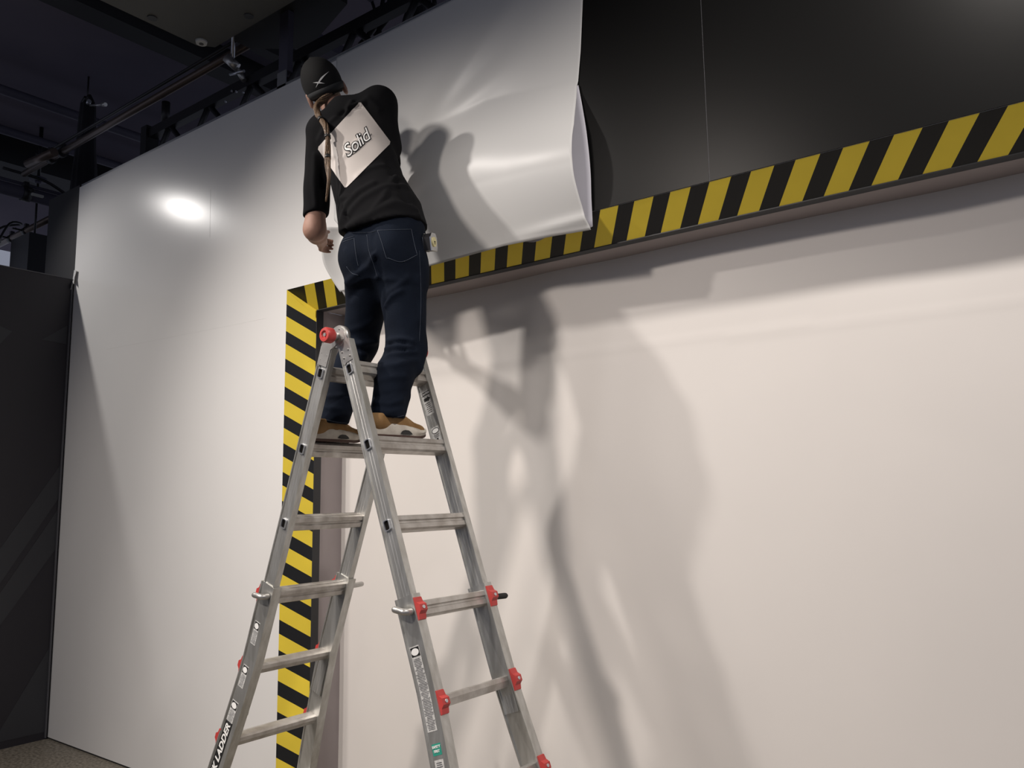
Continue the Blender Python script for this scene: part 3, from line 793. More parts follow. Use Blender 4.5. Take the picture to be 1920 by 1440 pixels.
HPL, KNL, ANL = V3(-2.425, -.50, 2.55), V3(-2.548, -.44, 2.290), V3(-2.556, -.585, 1.955)
HPR, KNR, ANR = V3(-2.275, -.47, 2.55), V3(-2.262, -.455, 2.24), V3(-2.228, -.595, 1.955)

def build_body():
    f = Field((-3.12, -.86, 1.86), (-2.02, -.02, 3.74), .006)
    # torso and legs, slimmer than the clothes
    f.loft([(2.56, -2.355, -.50, .13, .085, 18), (2.80, -2.38, -.50, .125, .08, 22), (3.05, -2.50, -.48, .125, .085, 30), (3.25, -2.60, -.46, .13, .08, 38), (3.32, -2.63, -.46, .08, .06, 38)], .02)
    for a, b, c in ((HPL, KNL, ANL), (HPR, KNR, ANR)):
        f.cone(a, b, .075, .052, .03); f.cone(b, c, .050, .030, .02); f.cone(c, c+V3(0, .05, -.045), .028, .022, .02)
    f.cone(SHL, SHR_, .045, .045, .04); f.cone(NB - V3(0, 0, .05), hp(0, -.015, -.075), .058, .054, .03)
    # head: skull, jaw, nose, brow, lips, ears
    f.ell(hp(0, -.008, .018), (.074, .092, .095), HAX, .01); f.ell(hp(0, .028, -.052), (.056, .062, .060), HAX, .03)
    f.cone(hp(0, .086, .000), hp(0, .104, -.032), .009, .014, .012); f.cone(hp(-.028, .082, .014), hp(.028, .082, .014), .012, .012, .012)
    f.cone(hp(-.018, .082, -.062), hp(.018, .082, -.062), .008, .008, .008); f.ell(hp(0, .078, -.092), (.022, .018, .016), HAX, .02)
    for sx in (-1, 1):
        f.ell(hp(sx*.028, .088, .000), (.013, .010, .009), HAX, .004, 'sub'); f.ell(hp(sx*.028, .080, .000), (.011, .010, .009), HAX, .003)
        f.ell(hp(sx*.086, -.006, -.042), (.012, .024, .036), HAX, .006); f.ell(hp(sx*.095, -.002, -.040), (.006, .013, .020), HAX, .004, 'sub')
    # arms
    f.cone(SHL, ELL, .050, .043, .03); f.cone(ELL, ELL+(WRL-ELL)*.35, .045, .043, .03); f.cone(ELL+(WRL-ELL)*.35, WRL, .043, .027, .02, sq=((0, 0, 1), 1.0))
    f.cone(SHR_, ELR, .050, .040, .03); f.cone(ELR, WRR, .041, .027, .03)
    # hands: palm, four fingers, thumb
    def hand(W_, H_, nrm, tips, thumb):
        fw = (H_-W_).normalized(); n = Vector(nrm); n = (n-fw*n.dot(fw)).normalized(); sd = fw.cross(n)
        f.cone(W_, W_+fw*.035, .024, .026, .012); 
        for q in (-.026, -.009, .009, .026): f.cone(W_+fw*.02+sd*q*.6, W_+fw*.080+sd*q, .012, .0115, .010)
        for q, (L, c1, c2) in zip((-.028, -.0095, .0095, .028), tips):
            k = W_+fw*.080+sd*q; d1 = (fw*math.cos(c1)+n*math.sin(c1)); d2 = (fw*math.cos(c2)+n*math.sin(c2)); d3 = (fw*math.cos(c2+.5)+n*math.sin(c2+.5))
            k2 = k+d1*L*.45; k3 = k2+d2*L*.30; k4 = k3+d3*L*.22
            f.cone(k, k2, .0100, .0090, .003); f.cone(k2, k3, .0088, .0080, .003); f.cone(k3, k4, .0078, .0068, .003)
        s0 = W_+fw*.028+sd*.024*thumb; d1 = (fw*.6+sd*.75*thumb+n*.25).normalized(); d2 = (fw*.85+sd*.25*thumb+n*.45).normalized()
        f.cone(s0, s0+d1*.040, .014, .0115, .008); f.cone(s0+d1*.040, s0+d1*.040+d2*.034, .0112, .0085, .004)
    hand(WRL, HAL+V3(-.03, .02, .004), (.75, .35, -.15), ((.070, .5, 1.1), (.076, .5, 1.1), (.072, .6, 1.2), (.058, .6, 1.3)), -1)
    hand(WRR, WRR+V3(-.05, .045, .02), (.0, 1, -.3), ((.070, .1, .25), (.080, .1, .25), (.074, .15, .3), (.058, .2, .4)), -1)
    return field_obj('body', f, 'skin', person, smooth_it=1)
build_body()

# --- shirt
def build_shirt():
    f = Field((-3.0, -.82, 2.62), (-2.05, -.08, 3.52), .007)
    f.loft([(2.64, -2.345, -.50, .190, .140, 20), (2.72, -2.350, -.50, .187, .137, 21), (2.85, -2.392, -.49, .176, .130, 24), (3.0, -2.482, -.48, .158, .122, 30), (3.13, -2.545, -.465, .158, .118, 36), (3.24, -2.598, -.455, .160, .108, 40), (3.33, -2.625, -.450, .105, .080, 40), (3.40, -2.635, -.45, .05, .05, 40)], .03)
    f.cone(SHL+V3(.02, .01, .02), SHR_+V3(-.01, 0, .0), .062, .070, .05)
    f.cone(SHR_, SHR_+V3(.03, .03, -.20), .070, .055, .05)
    f.cone(NB+V3(.01, .0, -.07), NB+V3(-.02, .01, .008), .085, .070, .04)
    # sleeves
    f.cone(SHL, ELL+(SHL-ELL)*.02, .064, .054, .03)
    f.cone(SHR_, ELR+V3(0, 0, .02), .066, .056, .03)
    # space below the neck
    f.cone(V3(-2.70, -.43, 3.42), V3(-2.78, -.41, 3.52), .060, .070, .01, 'sub')
    sl, X, Y, Z = f.region(f.lo, f.lo+f.h*f.n)
    hem = 2.728 + .012*np.sin(X*14) + (-2.30-X)*-.09 ; body_mask = ((X+2.72)**2+(Y+.53)**2 > .062**2) | (Z < 2.6)
    # hem of the body, sleeve opening
    d = hem - Z
    arm = (X < -2.655) & (Z < 3.05)
    f.g = np.where(~arm, np.maximum(f.g, d.astype(np.float32)), f.g)
    armcut = (2.874 + .02*np.sin((X+2.7)*10)) - Z
    f.g = np.where(arm, np.maximum(f.g, armcut.astype(np.float32)), f.g)
    folds = [
      ([(655, 425), (690, 405), (740, 380), (780, 395)], .010, .018), ([(660, 432), (700, 428), (745, 415), (785, 405)], .009, .014),
      ([(640, 415), (650, 385), (672, 360), (700, 345)], .011, .016), ([(655, 400), (680, 372), (720, 352), (760, 350)], .009, .016),
      ([(700, 395), (720, 370), (742, 330)], .008, .014), ([(625, 385), (640, 372), (665, 368)], .009, .012),
      ([(625, 300), (628, 340), (632, 380)], -.008, .014), ([(612, 250), (606, 300), (608, 350)], -.010, .014), ([(590, 290), (588, 340), (592, 385)], .006, .012),
      ([(660, 200), (690, 185), (712, 205)], .010, .014), ([(668, 172), (660, 190), (648, 215)], .010, .012), ([(640, 215), (655, 205), (672, 198)], -.008, .012),
      ([(640, 300), (655, 285), (672, 262)], .005, .012), ([(672, 330), (690, 318), (720, 310)], .006, .014), ([(598, 262), (610, 240), (628, 222)], .007, .012),
      ([(650, 432), (652, 412), (645, 390)], -.008, .012), ([(730, 300), (745, 345), (765, 385)], -.006, .018)]
    return field_obj('shirt', f, 'shirt', person, folds, .004, 11)
shirt = build_shirt()

# --- jeans
def build_jeans():
    f = Field((-2.75, -.82, 1.90), (-2.02, -.22, 2.84), .007)
    f.loft([(2.50, -2.350, -.485, .150, .110, 15), (2.60, -2.348, -.490, .166, .130, 15), (2.70, -2.345, -.49, .163, .123, 17), (2.76, -2.348, -.49, .158, .116, 18), (2.80, -2.36, -.49, .15, .11, 18)], .03)
    for a, b, c, r in ((HPL, KNL, ANL, (.100, .070, .066, .066)), (HPR, KNR, ANR, (.104, .076, .071, .067))):
        f.cone(a, b, r[0], r[1], .045); m = b + (c-b)*.45 + V3(0, -.02, 0); f.cone(b, m, r[1], r[2], .03); f.cone(m, c + V3(0, .0, -.02), r[2], r[3], .03)
    f.ell((-2.42, -.575, 2.62), (.085, .07, .09), None, .04); f.ell((-2.275, -.545, 2.62), (.085, .07, .09), None, .04)
    # kick of denim over the shoe and knee sag
    f.cone(ANL+V3(-.0, .05, .02), ANL+V3(.02, .075, .055), .028, .014, .03); f.cone(ANR+V3(.01, .05, .03), ANR+V3(.02, .08, .07), .028, .014, .03)
    f.cone(KNR+V3(.045, .01, -.03), KNR+V3(.05, 0, -.09), .035, .03, .03); f.cone(KNL+V3(.0, .02, -.03), KNL+V3(.0, .0, -.08), .035, .03, .03)
    f.cut((0, 0, 1.938), (0, 0, -1))
    folds = [
      ([(652, 648), (675, 645), (705, 640)], .012, .012), ([(655, 665), (685, 667), (712, 662)], .012, .011), ([(668, 690), (690, 690)], .009, .012), ([(660, 655), (690, 656)], -.010, .008),
      ([(727, 640), (750, 636), (775, 640)], .011, .010), ([(725, 655), (745, 650), (770, 652)], .012, .010), ([(728, 668), (748, 664), (780, 660)], .010, .010), ([(730, 647), (760, 643)], -.010, .007), ([(727, 661), (760, 657)], -.009, .007),
      ([(715, 690), (745, 684), (782, 676)], .008, .012), ([(712, 715), (735, 708), (760, 706)], .006, .012),
      ([(650, 530), (672, 512), (692, 498), (702, 478)], .010, .014), ([(655, 560), (680, 535), (700, 515)], -.006, .014),
      ([(722, 575), (735, 555), (752, 545)], .010, .012), ([(725, 552), (745, 538), (765, 520)], .007, .012), ([(720, 600), (722, 560), (712, 525)], -.008, .012), ([(785, 520), (790, 560), (788, 600)], .006, .012),
      ([(648, 470), (660, 490), (668, 505)], .007, .012), ([(700, 440), (702, 480), (716, 520)], -.008, .010),
      ([(615, 745), (640, 742), (660, 748)], .008, .010), ([(612, 765), (640, 768), (662, 764)], .007, .010), ([(705, 755), (730, 758), (755, 750)], .009, .010), ([(705, 770), (730, 773), (755, 768)], .006, .008), ([(700, 745), (725, 740), (760, 735)], -.006, .010), ([(655, 620), (680, 612), (700, 600)], .005, .014)]
    return field_obj('jeans', f, 'denim', person, folds, .003, 14)
jeans = build_jeans()
def stitched(lines, target, name, matn, parent, rad=.0012, off=.001):
    bv = BVHTree.FromObject(target, bpy.context.evaluated_depsgraph_get()) if False else None
    bm0 = bmesh.new(); bm0.from_mesh(target.data); bv = BVHTree.FromBMesh(bm0); bm = bmesh.new()
    for ln in lines:
        P = spline([Vector((x, y, 0)) for x, y in ln], 6) if len(ln) > 2 else [Vector((ln[0][0]+(ln[1][0]-ln[0][0])*t/6, ln[0][1]+(ln[1][1]-ln[0][1])*t/6, 0)) for t in range(7)]
        pts = []
        for p in P:
            loc, n, i_, d_ = bv.ray_cast(CAM_LOC, pix_dir(p.x, p.y).normalized())
            if loc is not None: pts.append(loc + n*off)
        if len(pts) > 2: tube(bm, pts, rad, 5)
    bm0.free(); return obj(name, bm, matn, parent)
stitched([[(708, 432), (771, 430)], [(708, 432), (716, 455), (724, 482), (728, 484)], [(728, 484), (753, 491), (782, 478)], [(771, 430), (776, 455), (782, 478)]], jeans, 'back_pocket', 'stitch', jeans)
stitched([[(642, 454), (664, 447)], [(642, 450), (664, 443)], [(664, 447), (668, 480), (672, 500)], [(650, 500), (660, 512), (672, 516)]], jeans, 'side_pocket', 'stitch', jeans)
stitched([[(688, 440), (692, 470), (702, 500), (708, 520)], [(640, 436), (690, 436), (705, 433)], [(786, 470), (789, 560), (786, 640)]], jeans, 'seam_stitching', 'stitch', jeans, .0009)
for q in ([(606, 786), (630, 791), (660, 794)], [(700, 784), (725, 785), (757, 779)]): stitched([q], jeans, 'cuff_hem', 'stitch', jeans, .0012)

# --- print on the back of the shirt (plain pale patch with its lettering)
def project_mesh(me, target, off, name, matn, parent, reverse=None):
    bm0 = bmesh.new(); bm0.from_mesh(target.data); bv = BVHTree.FromBMesh(bm0); bm = bmesh.new(); bm.from_mesh(me); dead = []
    for v in bm.verts:
        o0 = CAM_LOC; d = pix_dir(v.co.x, v.co.y).normalized(); loc, n, i_, ds = bv.ray_cast(o0, d)
        if loc is None: dead.append(v)
        else:
            nn = n if n.dot(d) < 0 else -n; v.co = loc - d*off*.5 + nn*off*.7
    if dead: bmesh.ops.delete(bm, geom=dead, context='VERTS')
    bm0.free(); o = obj(name, bm, matn, parent); o.data.shade_smooth(); return o
def patch_mesh(outline, step=4):
    """fill an image-space outline with a fine grid"""
    bm = bmesh.new(); n = 80; (ax, ay), (bx, by), (cx, cy), (dx, dy) = outline
    g = []
    for j in range(n+1):
        row = []
        for i in range(n+1):
            u, v = i/n, j/n
            # rounded corners
            x = (ax*(1-u)+bx*u)*(1-v)+(dx*(1-u)+cx*u)*v; y = (ay*(1-u)+by*u)*(1-v)+(dy*(1-u)+cy*u)*v
            row.append(bm.verts.new((x, y, 0)))
        g.append(row)
    for j in range(n):
        for i in range(n):
            u, v = abs((i+.5)/n-.5), abs((j+.5)/n-.5)
            if u > .45 and v > .45 and math.hypot(u-.45, v-.45) > .052: continue
            bm.faces.new((g[j][i], g[j][i+1], g[j+1][i+1], g[j+1][i]))
    me = bpy.data.meshes.new('p'); bm.to_mesh(me); bm.free(); return me
pr = project_mesh(patch_mesh([(675, 190), (733, 268), (648, 354), (595, 278)]), shirt, .0022, 'shirt_print', 'print', shirt)
pr['label'] = 'pale diamond-shaped print with script lettering'
def script(txt, cx, cy, size, ang, name, matn, off, target, parent, bold, shear=.35):
    me = text_mesh(txt, size, shear, extrude=0, bold=bold, align='CENTER', spacing=.92)
    bm = bmesh.new(); bm.from_mesh(me); bmesh.ops.triangulate(bm, faces=bm.faces); bmesh.ops.subdivide_edges(bm, edges=bm.edges, cuts=1)
    c, s_ = math.cos(ang), math.sin(ang)
    for v in bm.verts:
        x, y = v.co.x, -v.co.y+size*.33; v.co = Vector((cx + x*c - y*s_, cy + x*s_ + y*c, 0))
    bm.to_mesh(me); bm.free(); return project_mesh(me, target, off, name, matn, parent)
script('Solid', 667, 270, 32, math.radians(-40), 'shirt_lettering_edge', 'ink', .0034, shirt, pr, 1.5)
script('Solid', 667, 270, 32, math.radians(-40), 'shirt_lettering', 'sticker_text', .0046, shirt, pr, -.1)
stitched([[(652, 296), (668, 286), (686, 268), (696, 252)]], shirt, 'lettering_swash', 'ink', pr, .0012, .0035)

# --- cap, emblem, hair
def build_cap():
    f = Field((HEAD.x-.17, HEAD.y-.17, HEAD.z-.15), (HEAD.x+.17, HEAD.y+.24, HEAD.z+.20), .004)
    f.ell(hp(0, -.010, .010), (.090, .108, .114), HAX, .005)
    sl, X, Y, Z = f.region(f.lo, f.lo+f.h*f.n); P = np.stack([X-HEAD.x, Y-HEAD.y, Z-HEAD.z], -1); lx = P@np.array(HR[:]); ly = P@np.array(HF[:]); lz = P@np.array(HU[:])
    f.g = np.maximum(f.g, (-.062 + .55*(ly+.045)*(ly>-.045) - lz).astype(np.float32))             # lower rim
    f.ell(hp(0, -.010, .000), (.081, .099, .106), HAX, .003, 'sub')
    # peak
    f.ell(hp(0, .120, .012), (.072, .075, .008), HAX, .010)
    f.ell(hp(0, -.010, .124), (.008, .008, .006), HAX, .006)
    return field_obj('cap', f, 'cap', person, smooth_it=2)
cap = build_cap()
def on_cap(x, y, z, off):  # point on cap ellipsoid in direction
    d = Vector((x, y, z)).normalized(); r = Vector((.090, .108, .114)); k = 1/math.sqrt((d.x/r.x)**2+(d.y/r.y)**2+(d.z/r.z)**2)
    q = d*(k+off); return hp(q.x, q.y-.010, q.z+.010)
# strap band over the opening
bm = bmesh.new(); rows = []
for k in range(31):
    t = -1.5+2.7*k/30; q = []
    for zz in (-.30, -.66): q.append(bm.verts.new(on_cap(math.sin(t), -math.cos(t), zz, .0012)))
    rows.append(q)
for a, b in zip(rows, rows[1:]): bm.faces.new((a[0], a[1], b[1], b[0]))
st = obj('cap_strap', bm, 'capband', cap); md = st.modifiers.new('t', 'SOLIDIFY'); md.thickness = .003; st.data.shade_smooth()
def lens(p0, p1, bend, w, n=14):
    (x0, y0), (x1, y1) = p0, p1; dx, dy = x1-x0, y1-y0; L = math.hypot(dx, dy); nx_, ny_ = -dy/L, dx/L; bm = bmesh.new(); A = []; B = []
    for k in range(n+1):
        t = k/n; c = bend*math.sin(math.pi*t); ww = w*math.sin(math.pi*min(1, .12+.88*(1-abs(2*t-1))) * .5)*(1-abs(2*t-1))**.5
        A.append(bm.verts.new((x0+dx*t+nx_*(c+ww), y0+dy*t+ny_*(c+ww), 0))); B.append(bm.verts.new((x0+dx*t+nx_*(c-ww), y0+dy*t+ny_*(c-ww), 0)))
    for k in range(n): bm.faces.new((A[k], A[k+1], B[k+1], B[k]))
    me = bpy.data.meshes.new('l'); bm.to_mesh(me); bm.free(); return me
em = project_mesh(lens((592, 165), (617, 134), -3.0, 1.7), cap, .0022, 'cap_emblem', 'sticker_text', cap)
em2 = project_mesh(lens((587, 155), (609, 156.5), -.8, 1.5), cap, .0026, 'emblem_stroke', 'sticker_text', em)

def strands(name, path, r0, n, parent, twist=2.0, seed=0, sr=.0035):
    rnd = random.Random(seed); bm = bmesh.new(); P = spline(path, 8); N = len(P)
    R = r0 if callable(r0) else (lambda t: r0)
    for s in range(n):
        a0 = 2*math.pi*s/n; q = math.sqrt(rnd.uniform(.25, 1)); pts = []
        for i, p in enumerate(P):
            t = i/(N-1); tg = (P[min(i+1, N-1)]-P[max(i-1, 0)]).normalized(); x = tg.cross(Vector((.3, .9, .1))).normalized(); y = tg.cross(x); a = a0+twist*2*math.pi*t
            pts.append(p + (x*math.cos(a)+y*math.sin(a))*R(t)*q)
        tube(bm, pts, [sr*(1-.5*i/(N-1)) for i in range(N)], 6)
    return obj(name, bm, 'hair', parent)
# gathered hair under the opening, then the ponytail lying on the shirt
hr = strands('ponytail', [hp(.004, -.085, -.050), V3(-2.735, -.520, 3.400), V3(-2.716, -.560, 3.358), V3(-2.684, -.580, 3.308), V3(-2.632, -.603, 3.254), V3(-2.575, -.625, 3.197), V3(-2.546, -.636, 3.130), V3(-2.510, -.665, 3.022), V3(-2.490, -.675, 2.933), V3(-2.512, -.668, 2.840)],
             lambda t: (.0145 if t < .4 else .0085+.0035*abs(math.sin(t*14)))*(1 if t < .85 else (1-(t-.85)/.15*.8)), 24, person, 1.6, 2, .0032)
for p, q in ((V3(-2.640, -.600, 3.262), V3(-2.626, -.606, 3.248)), (V3(-2.516, -.660, 3.04), V3(-2.511, -.664, 3.025)), (V3(-2.556, -.630, 3.15), V3(-2.548, -.635, 3.135))):
    bm = bmesh.new(); cyl(bm, p, q, .0135, n=16); obj('hair_tie', bm, 'ink', hr)
# hair cap under the hat
f = Field((HEAD.x-.14, HEAD.y-.14, HEAD.z-.16), (HEAD.x+.14, HEAD.y+.14, HEAD.z+.15), .005)
f.ell(hp(0, -.016, .012), (.0785, .092, .096), HAX, .005); f.ell(hp(0, -.062, -.045), (.050, .030, .040), HAX, .02)
f.cut(hp(0, .03, 0)[:], HF[:]); field_obj('hair', f, 'hair', person, None, .003, 60)

# --- shoes
def shoe(y_heel, x, y_toe, xt, sgn, toe_lift):
    base = V3(x, y_heel, 1.8645); ax = (V3(xt, y_toe, 1.8645)-base); L = ax.length; ax.normalize(); sx = V3(ax.y, -ax.x, 0)
    N = 40; out = []
    for k in range(N):
        a = 2*math.pi*k/N; c, s_ = math.cos(a), math.sin(a)
        t = .5-.5*c; w = .036+.014*math.sin(math.pi*min(1, max(0, (t-.25)/.75))**.9)
        wv = w*(abs(s_)**.75)*(1 if s_ > 0 else -1); out.append((t, wv))
    def pt(t, w, h): return base + ax*(t*L) + sx*w + V3(0, 0, h + toe_lift*max(0, (t-.72)/.28)**1.6)
    def stack(levels, name, matn, parent, shf=None):
        bm = bmesh.new(); R = []
        for sc, hf in levels:
            R.append([bm.verts.new(pt(.5+(t-.5)*(1+(sc-1)*.35), w*sc, hf(t))) for t, w in out])
        for a, b in zip(R, R[1:]):
            for k in range(N): bm.faces.new((a[k], a[(k+1) % N], b[(k+1) % N], b[k]))
        bm.faces.new(R[0][::-1]); bm.faces.new(R[-1]); o = obj(name, bm, matn, parent); return shade(o, 50)
    top = lambda t: .060-.028*max(0, min(1, (t-.25)/.55))
    f = Field((x-.12, min(y_heel, y_toe)-.06, 1.86), (x+.12, max(y_heel, y_toe)+.08, 2.02), .005)
    h = lambda t, w, z: pt(t, w, z)
    f.cone(h(.12, 0, .055), h(.45, 0, .060), .034, .038, .03); f.cone(h(.45, 0, .050), h(.86, 0, .030), .042, .032, .03, sq=((0, 0, 1), 1.15))
    f.cone(h(.16, 0, .06), h(.20, 0, .115), .033, .036, .03); f.cone(h(.35, 0, .085), h(.62, 0, .055), .030, .026, .03)
    f.cut((0, 0, 1.875), (0, 0, -1)); f.cut((0, 0, 1.955), (0, 0, 1))
    up = field_obj('shoe', f, 'suede', person, None, .0008, 40, smooth_it=2)
    stack([(.97, lambda t: .010), (1.04, lambda t: .022), (1.06, lambda t: top(t)*.7), (1.0, top), (.9, lambda t: top(t)+.003)], 'midsole', 'midsole', up)
    stack([(.90, lambda t: 0.0), (.99, lambda t: .003), (1.0, lambda t: .011)], 'outsole', 'outsole', up)
    # window in the midsole on the camera side
    bm = bmesh.new(); P = [(.40, .016), (.43, .027), (.47, .031), (.53, .030), (.57, .024), (.60, .016), (.55, .013), (.45, .013)]
    V_ = []
    for t, hh in P:
        a = math.acos(max(-1, min(1, 1-2*t))); w = (.036+.014*math.sin(math.pi*min(1, max(0, (t-.25)/.75))**.9))*(math.sin(a)**.75)*1.075
        V_.append(bm.verts.new(pt(t, w, hh)))
    fc = bm.faces.new(V_); obj('sole_window', bm, 'ink', up)
    # laces
    bm = bmesh.new()
    for k in range(5):
        t = .42+.065*k; z = .118-.105*(t-.3)
        tube(bm, spline([pt(t-.01, -.020, z-.014), pt(t, 0, z+.001), pt(t+.01, .020, z-.014)], 5), .0022, 6)
    obj('laces', bm, 'outsole', up)
    return up
shoe(-.715, -2.553, -.405, -2.575, -1, .018)
shoe(-.700, -2.222, -.378, -2.238, 1, .016)

# --- tape measure clipped on the right hip
tp = V3(-2.182, -.408, 2.665)
tape = thing('tape_measure', tp, 'small chrome edged tape measure with a yellow badge clipped at the person\'s right hip', 'tape measure')
tdir = V3(.80, .45, 0).normalized(); tn = V3(.75, -.66, 0)
mt = Matrix((V3(-.36, .93, 0), V3(0, 0, 1), V3(.93, .36, 0))).transposed().to_4x4(); mt = mt @ Matrix.Rotation(math.radians(12), 4, 'Z'); mt.translation = tp
bm = bmesh.new(); prism(bm, [(-.030, -.034), (.030, -.034), (.036, -.02), (.036, .016), (.022, .034), (-.018, .034), (-.034, .018)], -.016, .018, mt); obj('case', bm, 'black_steel', tape, bevel=.003)
bm = bmesh.new(); 
for h in (-.017, .016): prism(bm, [(-.031, -.036), (.031, -.036), (.038, -.02), (.038, .017), (.023, .036), (-.019, .036), (-.036, .019)], h, h+.004, mt)
obj('chrome_edge', bm, 'chrome', tape)
bm = bmesh.new(); cyl(bm, mt @ V3(0, 0, .018), mt @ V3(0, 0, .024), .020, n=24); obj('badge', bm, 'cream', tape)
bm = bmesh.new(); prism(bm, rect(.014, .006, 0, .0), .024, .0246, mt); prism(bm, rect(.010, .004, 0, -.008), .024, .0246, mt); obj('badge_mark', bm, 'ink', tape)

# ------------------------------------------------------------------ overhead grid, dark ceiling gear
def pipe_thing(name, p0, p1, r, matn, lb, cat='pipe', group=None):
    bm = bmesh.new(); cyl(bm, p0, p1, r, n=18); return tag(obj(name, bm, matn), lb, cat, group)
def clamp(parent, c, ax, r, s=1.0):
    bm = bmesh.new(); ax = Vector(ax).normalized(); c = Vector(c)
    cyl(bm, c-ax*.028*s, c+ax*.028*s, r+.012, n=16); q = Vector((0, 0, 1)) if abs(ax.z) < .5 else Vector((1, 0, 0))
    sd = ax.cross(q); cyl(bm, c+sd*(r+.008), c+sd*(r+.075*s), .010, n=10); cyl(bm, c+sd*(r+.06*s)-ax*.03, c+sd*(r+.06*s)+ax*.03, .007, n=8)
    box(bm, c-Vector((.02, .02, -r)), c+Vector((.02, .02, r+.05)))
    return obj('clamp', bm, 'black_steel', parent)
lp = thing('lighting_pipe', (-5.7, .20, 4.6), 'long bronze pipe running parallel to the wall above its top edge', 'pipe')
bm = bmesh.new(); cyl(bm, (-7.80, .22, 4.6), (-4.34, .20, 4.6), .026, n=18); obj('tube', bm, 'pipe', lp)
bm = bmesh.new(); cyl(bm, (-7.6, .205, 4.665), (-4.34, .185, 4.665), .012, n=10); obj('conduit', bm, 'black_steel', lp)
clamp(lp, (-7.25, .225, 4.6), (1, 0, 0), .026, 1.4); clamp(lp, (-7.05, .225, 4.6), (1, 0, 0), .026, 1.2)
bm = bmesh.new(); cyl(bm, (-7.42, .10, 4.555), (-6.98, .13, 4.555), .036, n=16); obj('sleeve', bm, 'pipe', lp)
cp = thing('cross_pipe', (-8.02, .2, 4.5), 'thick dark pipe crossing at right angles under the bronze pipe, upper left', 'pipe')
bm = bmesh.new(); cyl(bm, (-8.02, -1.3, 4.50), (-8.02, 3.0, 4.50), .062, n=20); obj('tube', bm, 'duct', cp)
bm = bmesh.new(); cyl(bm, (-8.09, -1.3, 4.61), (-8.09, 3.0, 4.61), .016, n=10); obj('conduit', bm, 'duct', cp)
clamp(cp, (-8.02, .33, 4.5), (0, 1, 0), .062, 1.3)
bm = bmesh.new(); box(bm, (-7.90, .33, 4.455), (-7.87, .43, 4.475)); obj('tag_plate', bm, 'ring', cp)
bm = bmesh.new(); tube(bm, spline([(-7.95, .1, 4.66), (-7.93, .45, 4.64), (-7.95, .75, 4.54), (-7.98, .95, 4.55)], 6), .014, 8); obj('cable', bm, 'black_steel', cp)
l2 = thing('lighting_pipe', (-9.4, .92, 4.6), 'short dark pipe low in the upper left corner, ending behind the black wall edge', 'pipe')
bm = bmesh.new(); cyl(bm, (-11.2, .96, 4.6), (-8.4, .90, 4.6), .034, n=16); obj('tube', bm, 'pipe', l2)
clamp(l2, (-9.9, .94, 4.6), (1, 0, 0), .034, 1.4); clamp(l2, (-9.5, .93, 4.6), (1, 0, 0), .034, 1.4)
# drop rod with plate and a speaker below
dr = thing('hanging_speaker', (-9.0, .80, 4.25), 'black loudspeaker hanging on a thin rod behind the dark partition', 'speaker')
bm = bmesh.new(); cyl(bm, (-8.95, .8, 4.32), (-8.95, .8, 5.02), .011, n=10); obj('drop_rod', bm, 'black_steel', dr)
bm = bmesh.new(); cyl(bm, (-8.95, .8, 5.00), (-8.95, .8, 5.03), .085, n=24); cyl(bm, (-8.95, .8, 4.97), (-8.95, .8, 5.0), .03, n=16); obj('ceiling_plate', bm, 'duct', dr)
bm = bmesh.new(); cyl(bm, (-8.95, .8, 5.03), (-8.95, .8, 5.6), .02, n=10); obj('stem', bm, 'black_steel', dr)
bm = bmesh.new(); box(bm, (-9.05, .62, 3.85), (-8.62, 1.1, 4.33)); obj('cabinet', bm, 'black_steel', dr, bevel=.02)
sl_ = thing('stage_light', (-9.35, .55, 4.2), 'small black stage lamp clamped beside the hanging loudspeaker', 'stage light')
bm = bmesh.new(); cyl(bm, (-9.38, .55, 4.02), (-9.38, .55, 4.34), .085, .07, n=20); obj('housing', bm, 'black_steel', sl_)
bm = bmesh.new(); cyl(bm, (-9.3, .47, 4.30), (-9.3, .47, 4.35), .02, n=12); cyl(bm, (-9.18, .55, 4.31), (-9.18, .55, 4.36), .025, n=12); obj('knob', bm, 'ring', sl_)
bm = bmesh.new(); tube(bm, spline([(-9.50, .55, 4.30), (-9.45, .65, 4.55), (-9.30, .8, 4.60), (-9.2, .65, 4.55), (-9.24, .55, 4.30)], 5), .012, 8); obj('yoke', bm, 'black_steel', sl_)
# hanging drape strap with clamp
hd = thing('hanging_drape', (-7.46, .6, 4.06), 'narrow black drape hanging from a hook below the dark ceiling', 'drape')
bm = bmesh.new(); V_ = []
for z, w, o_ in ((5.68-.16, .075, 0), (5.35, .085, 0), (5.1, .095, .005), (4.9, .115, .01), (4.6, .13, .012), (4.2, .14, .015)):
    ring = []
    for k in range(20):
        a = 2*math.pi*k/20; rr = 1+.18*math.sin(5*a); ring.append(bm.verts.new((-7.9+o_+w*.8*rr*math.cos(a), .8+w*.8*rr*math.sin(a), z)))
    V_.append(ring)
for a, b in zip(V_, V_[1:]):
    for k in range(20): bm.faces.new((a[k], a[(k+1) % 20], b[(k+1) % 20], b[k])).smooth = True
bm.faces.new(V_[0]); bm.faces.new(V_[-1][::-1]); obj('cloth', bm, 'drape', hd)
bm = bmesh.new(); tube(bm, spline([(-7.95, .8, 5.60), (-8.02, .8, 5.55), (-8.0, .8, 5.46), (-7.9, .8, 5.43), (-7.86, .82, 5.50), (-7.9, .8, 5.60)], 5), .022, 8); obj('hook', bm, 'black_steel', hd)
bm = bmesh.new(); cyl(bm, (-7.82, .78, 5.47), (-7.60, .80, 5.42), .009, n=10); cyl(bm, (-7.63, .80, 5.43), (-7.57, .80, 5.41), .018, n=12); obj('clamp_handle', bm, 'steel', hd)
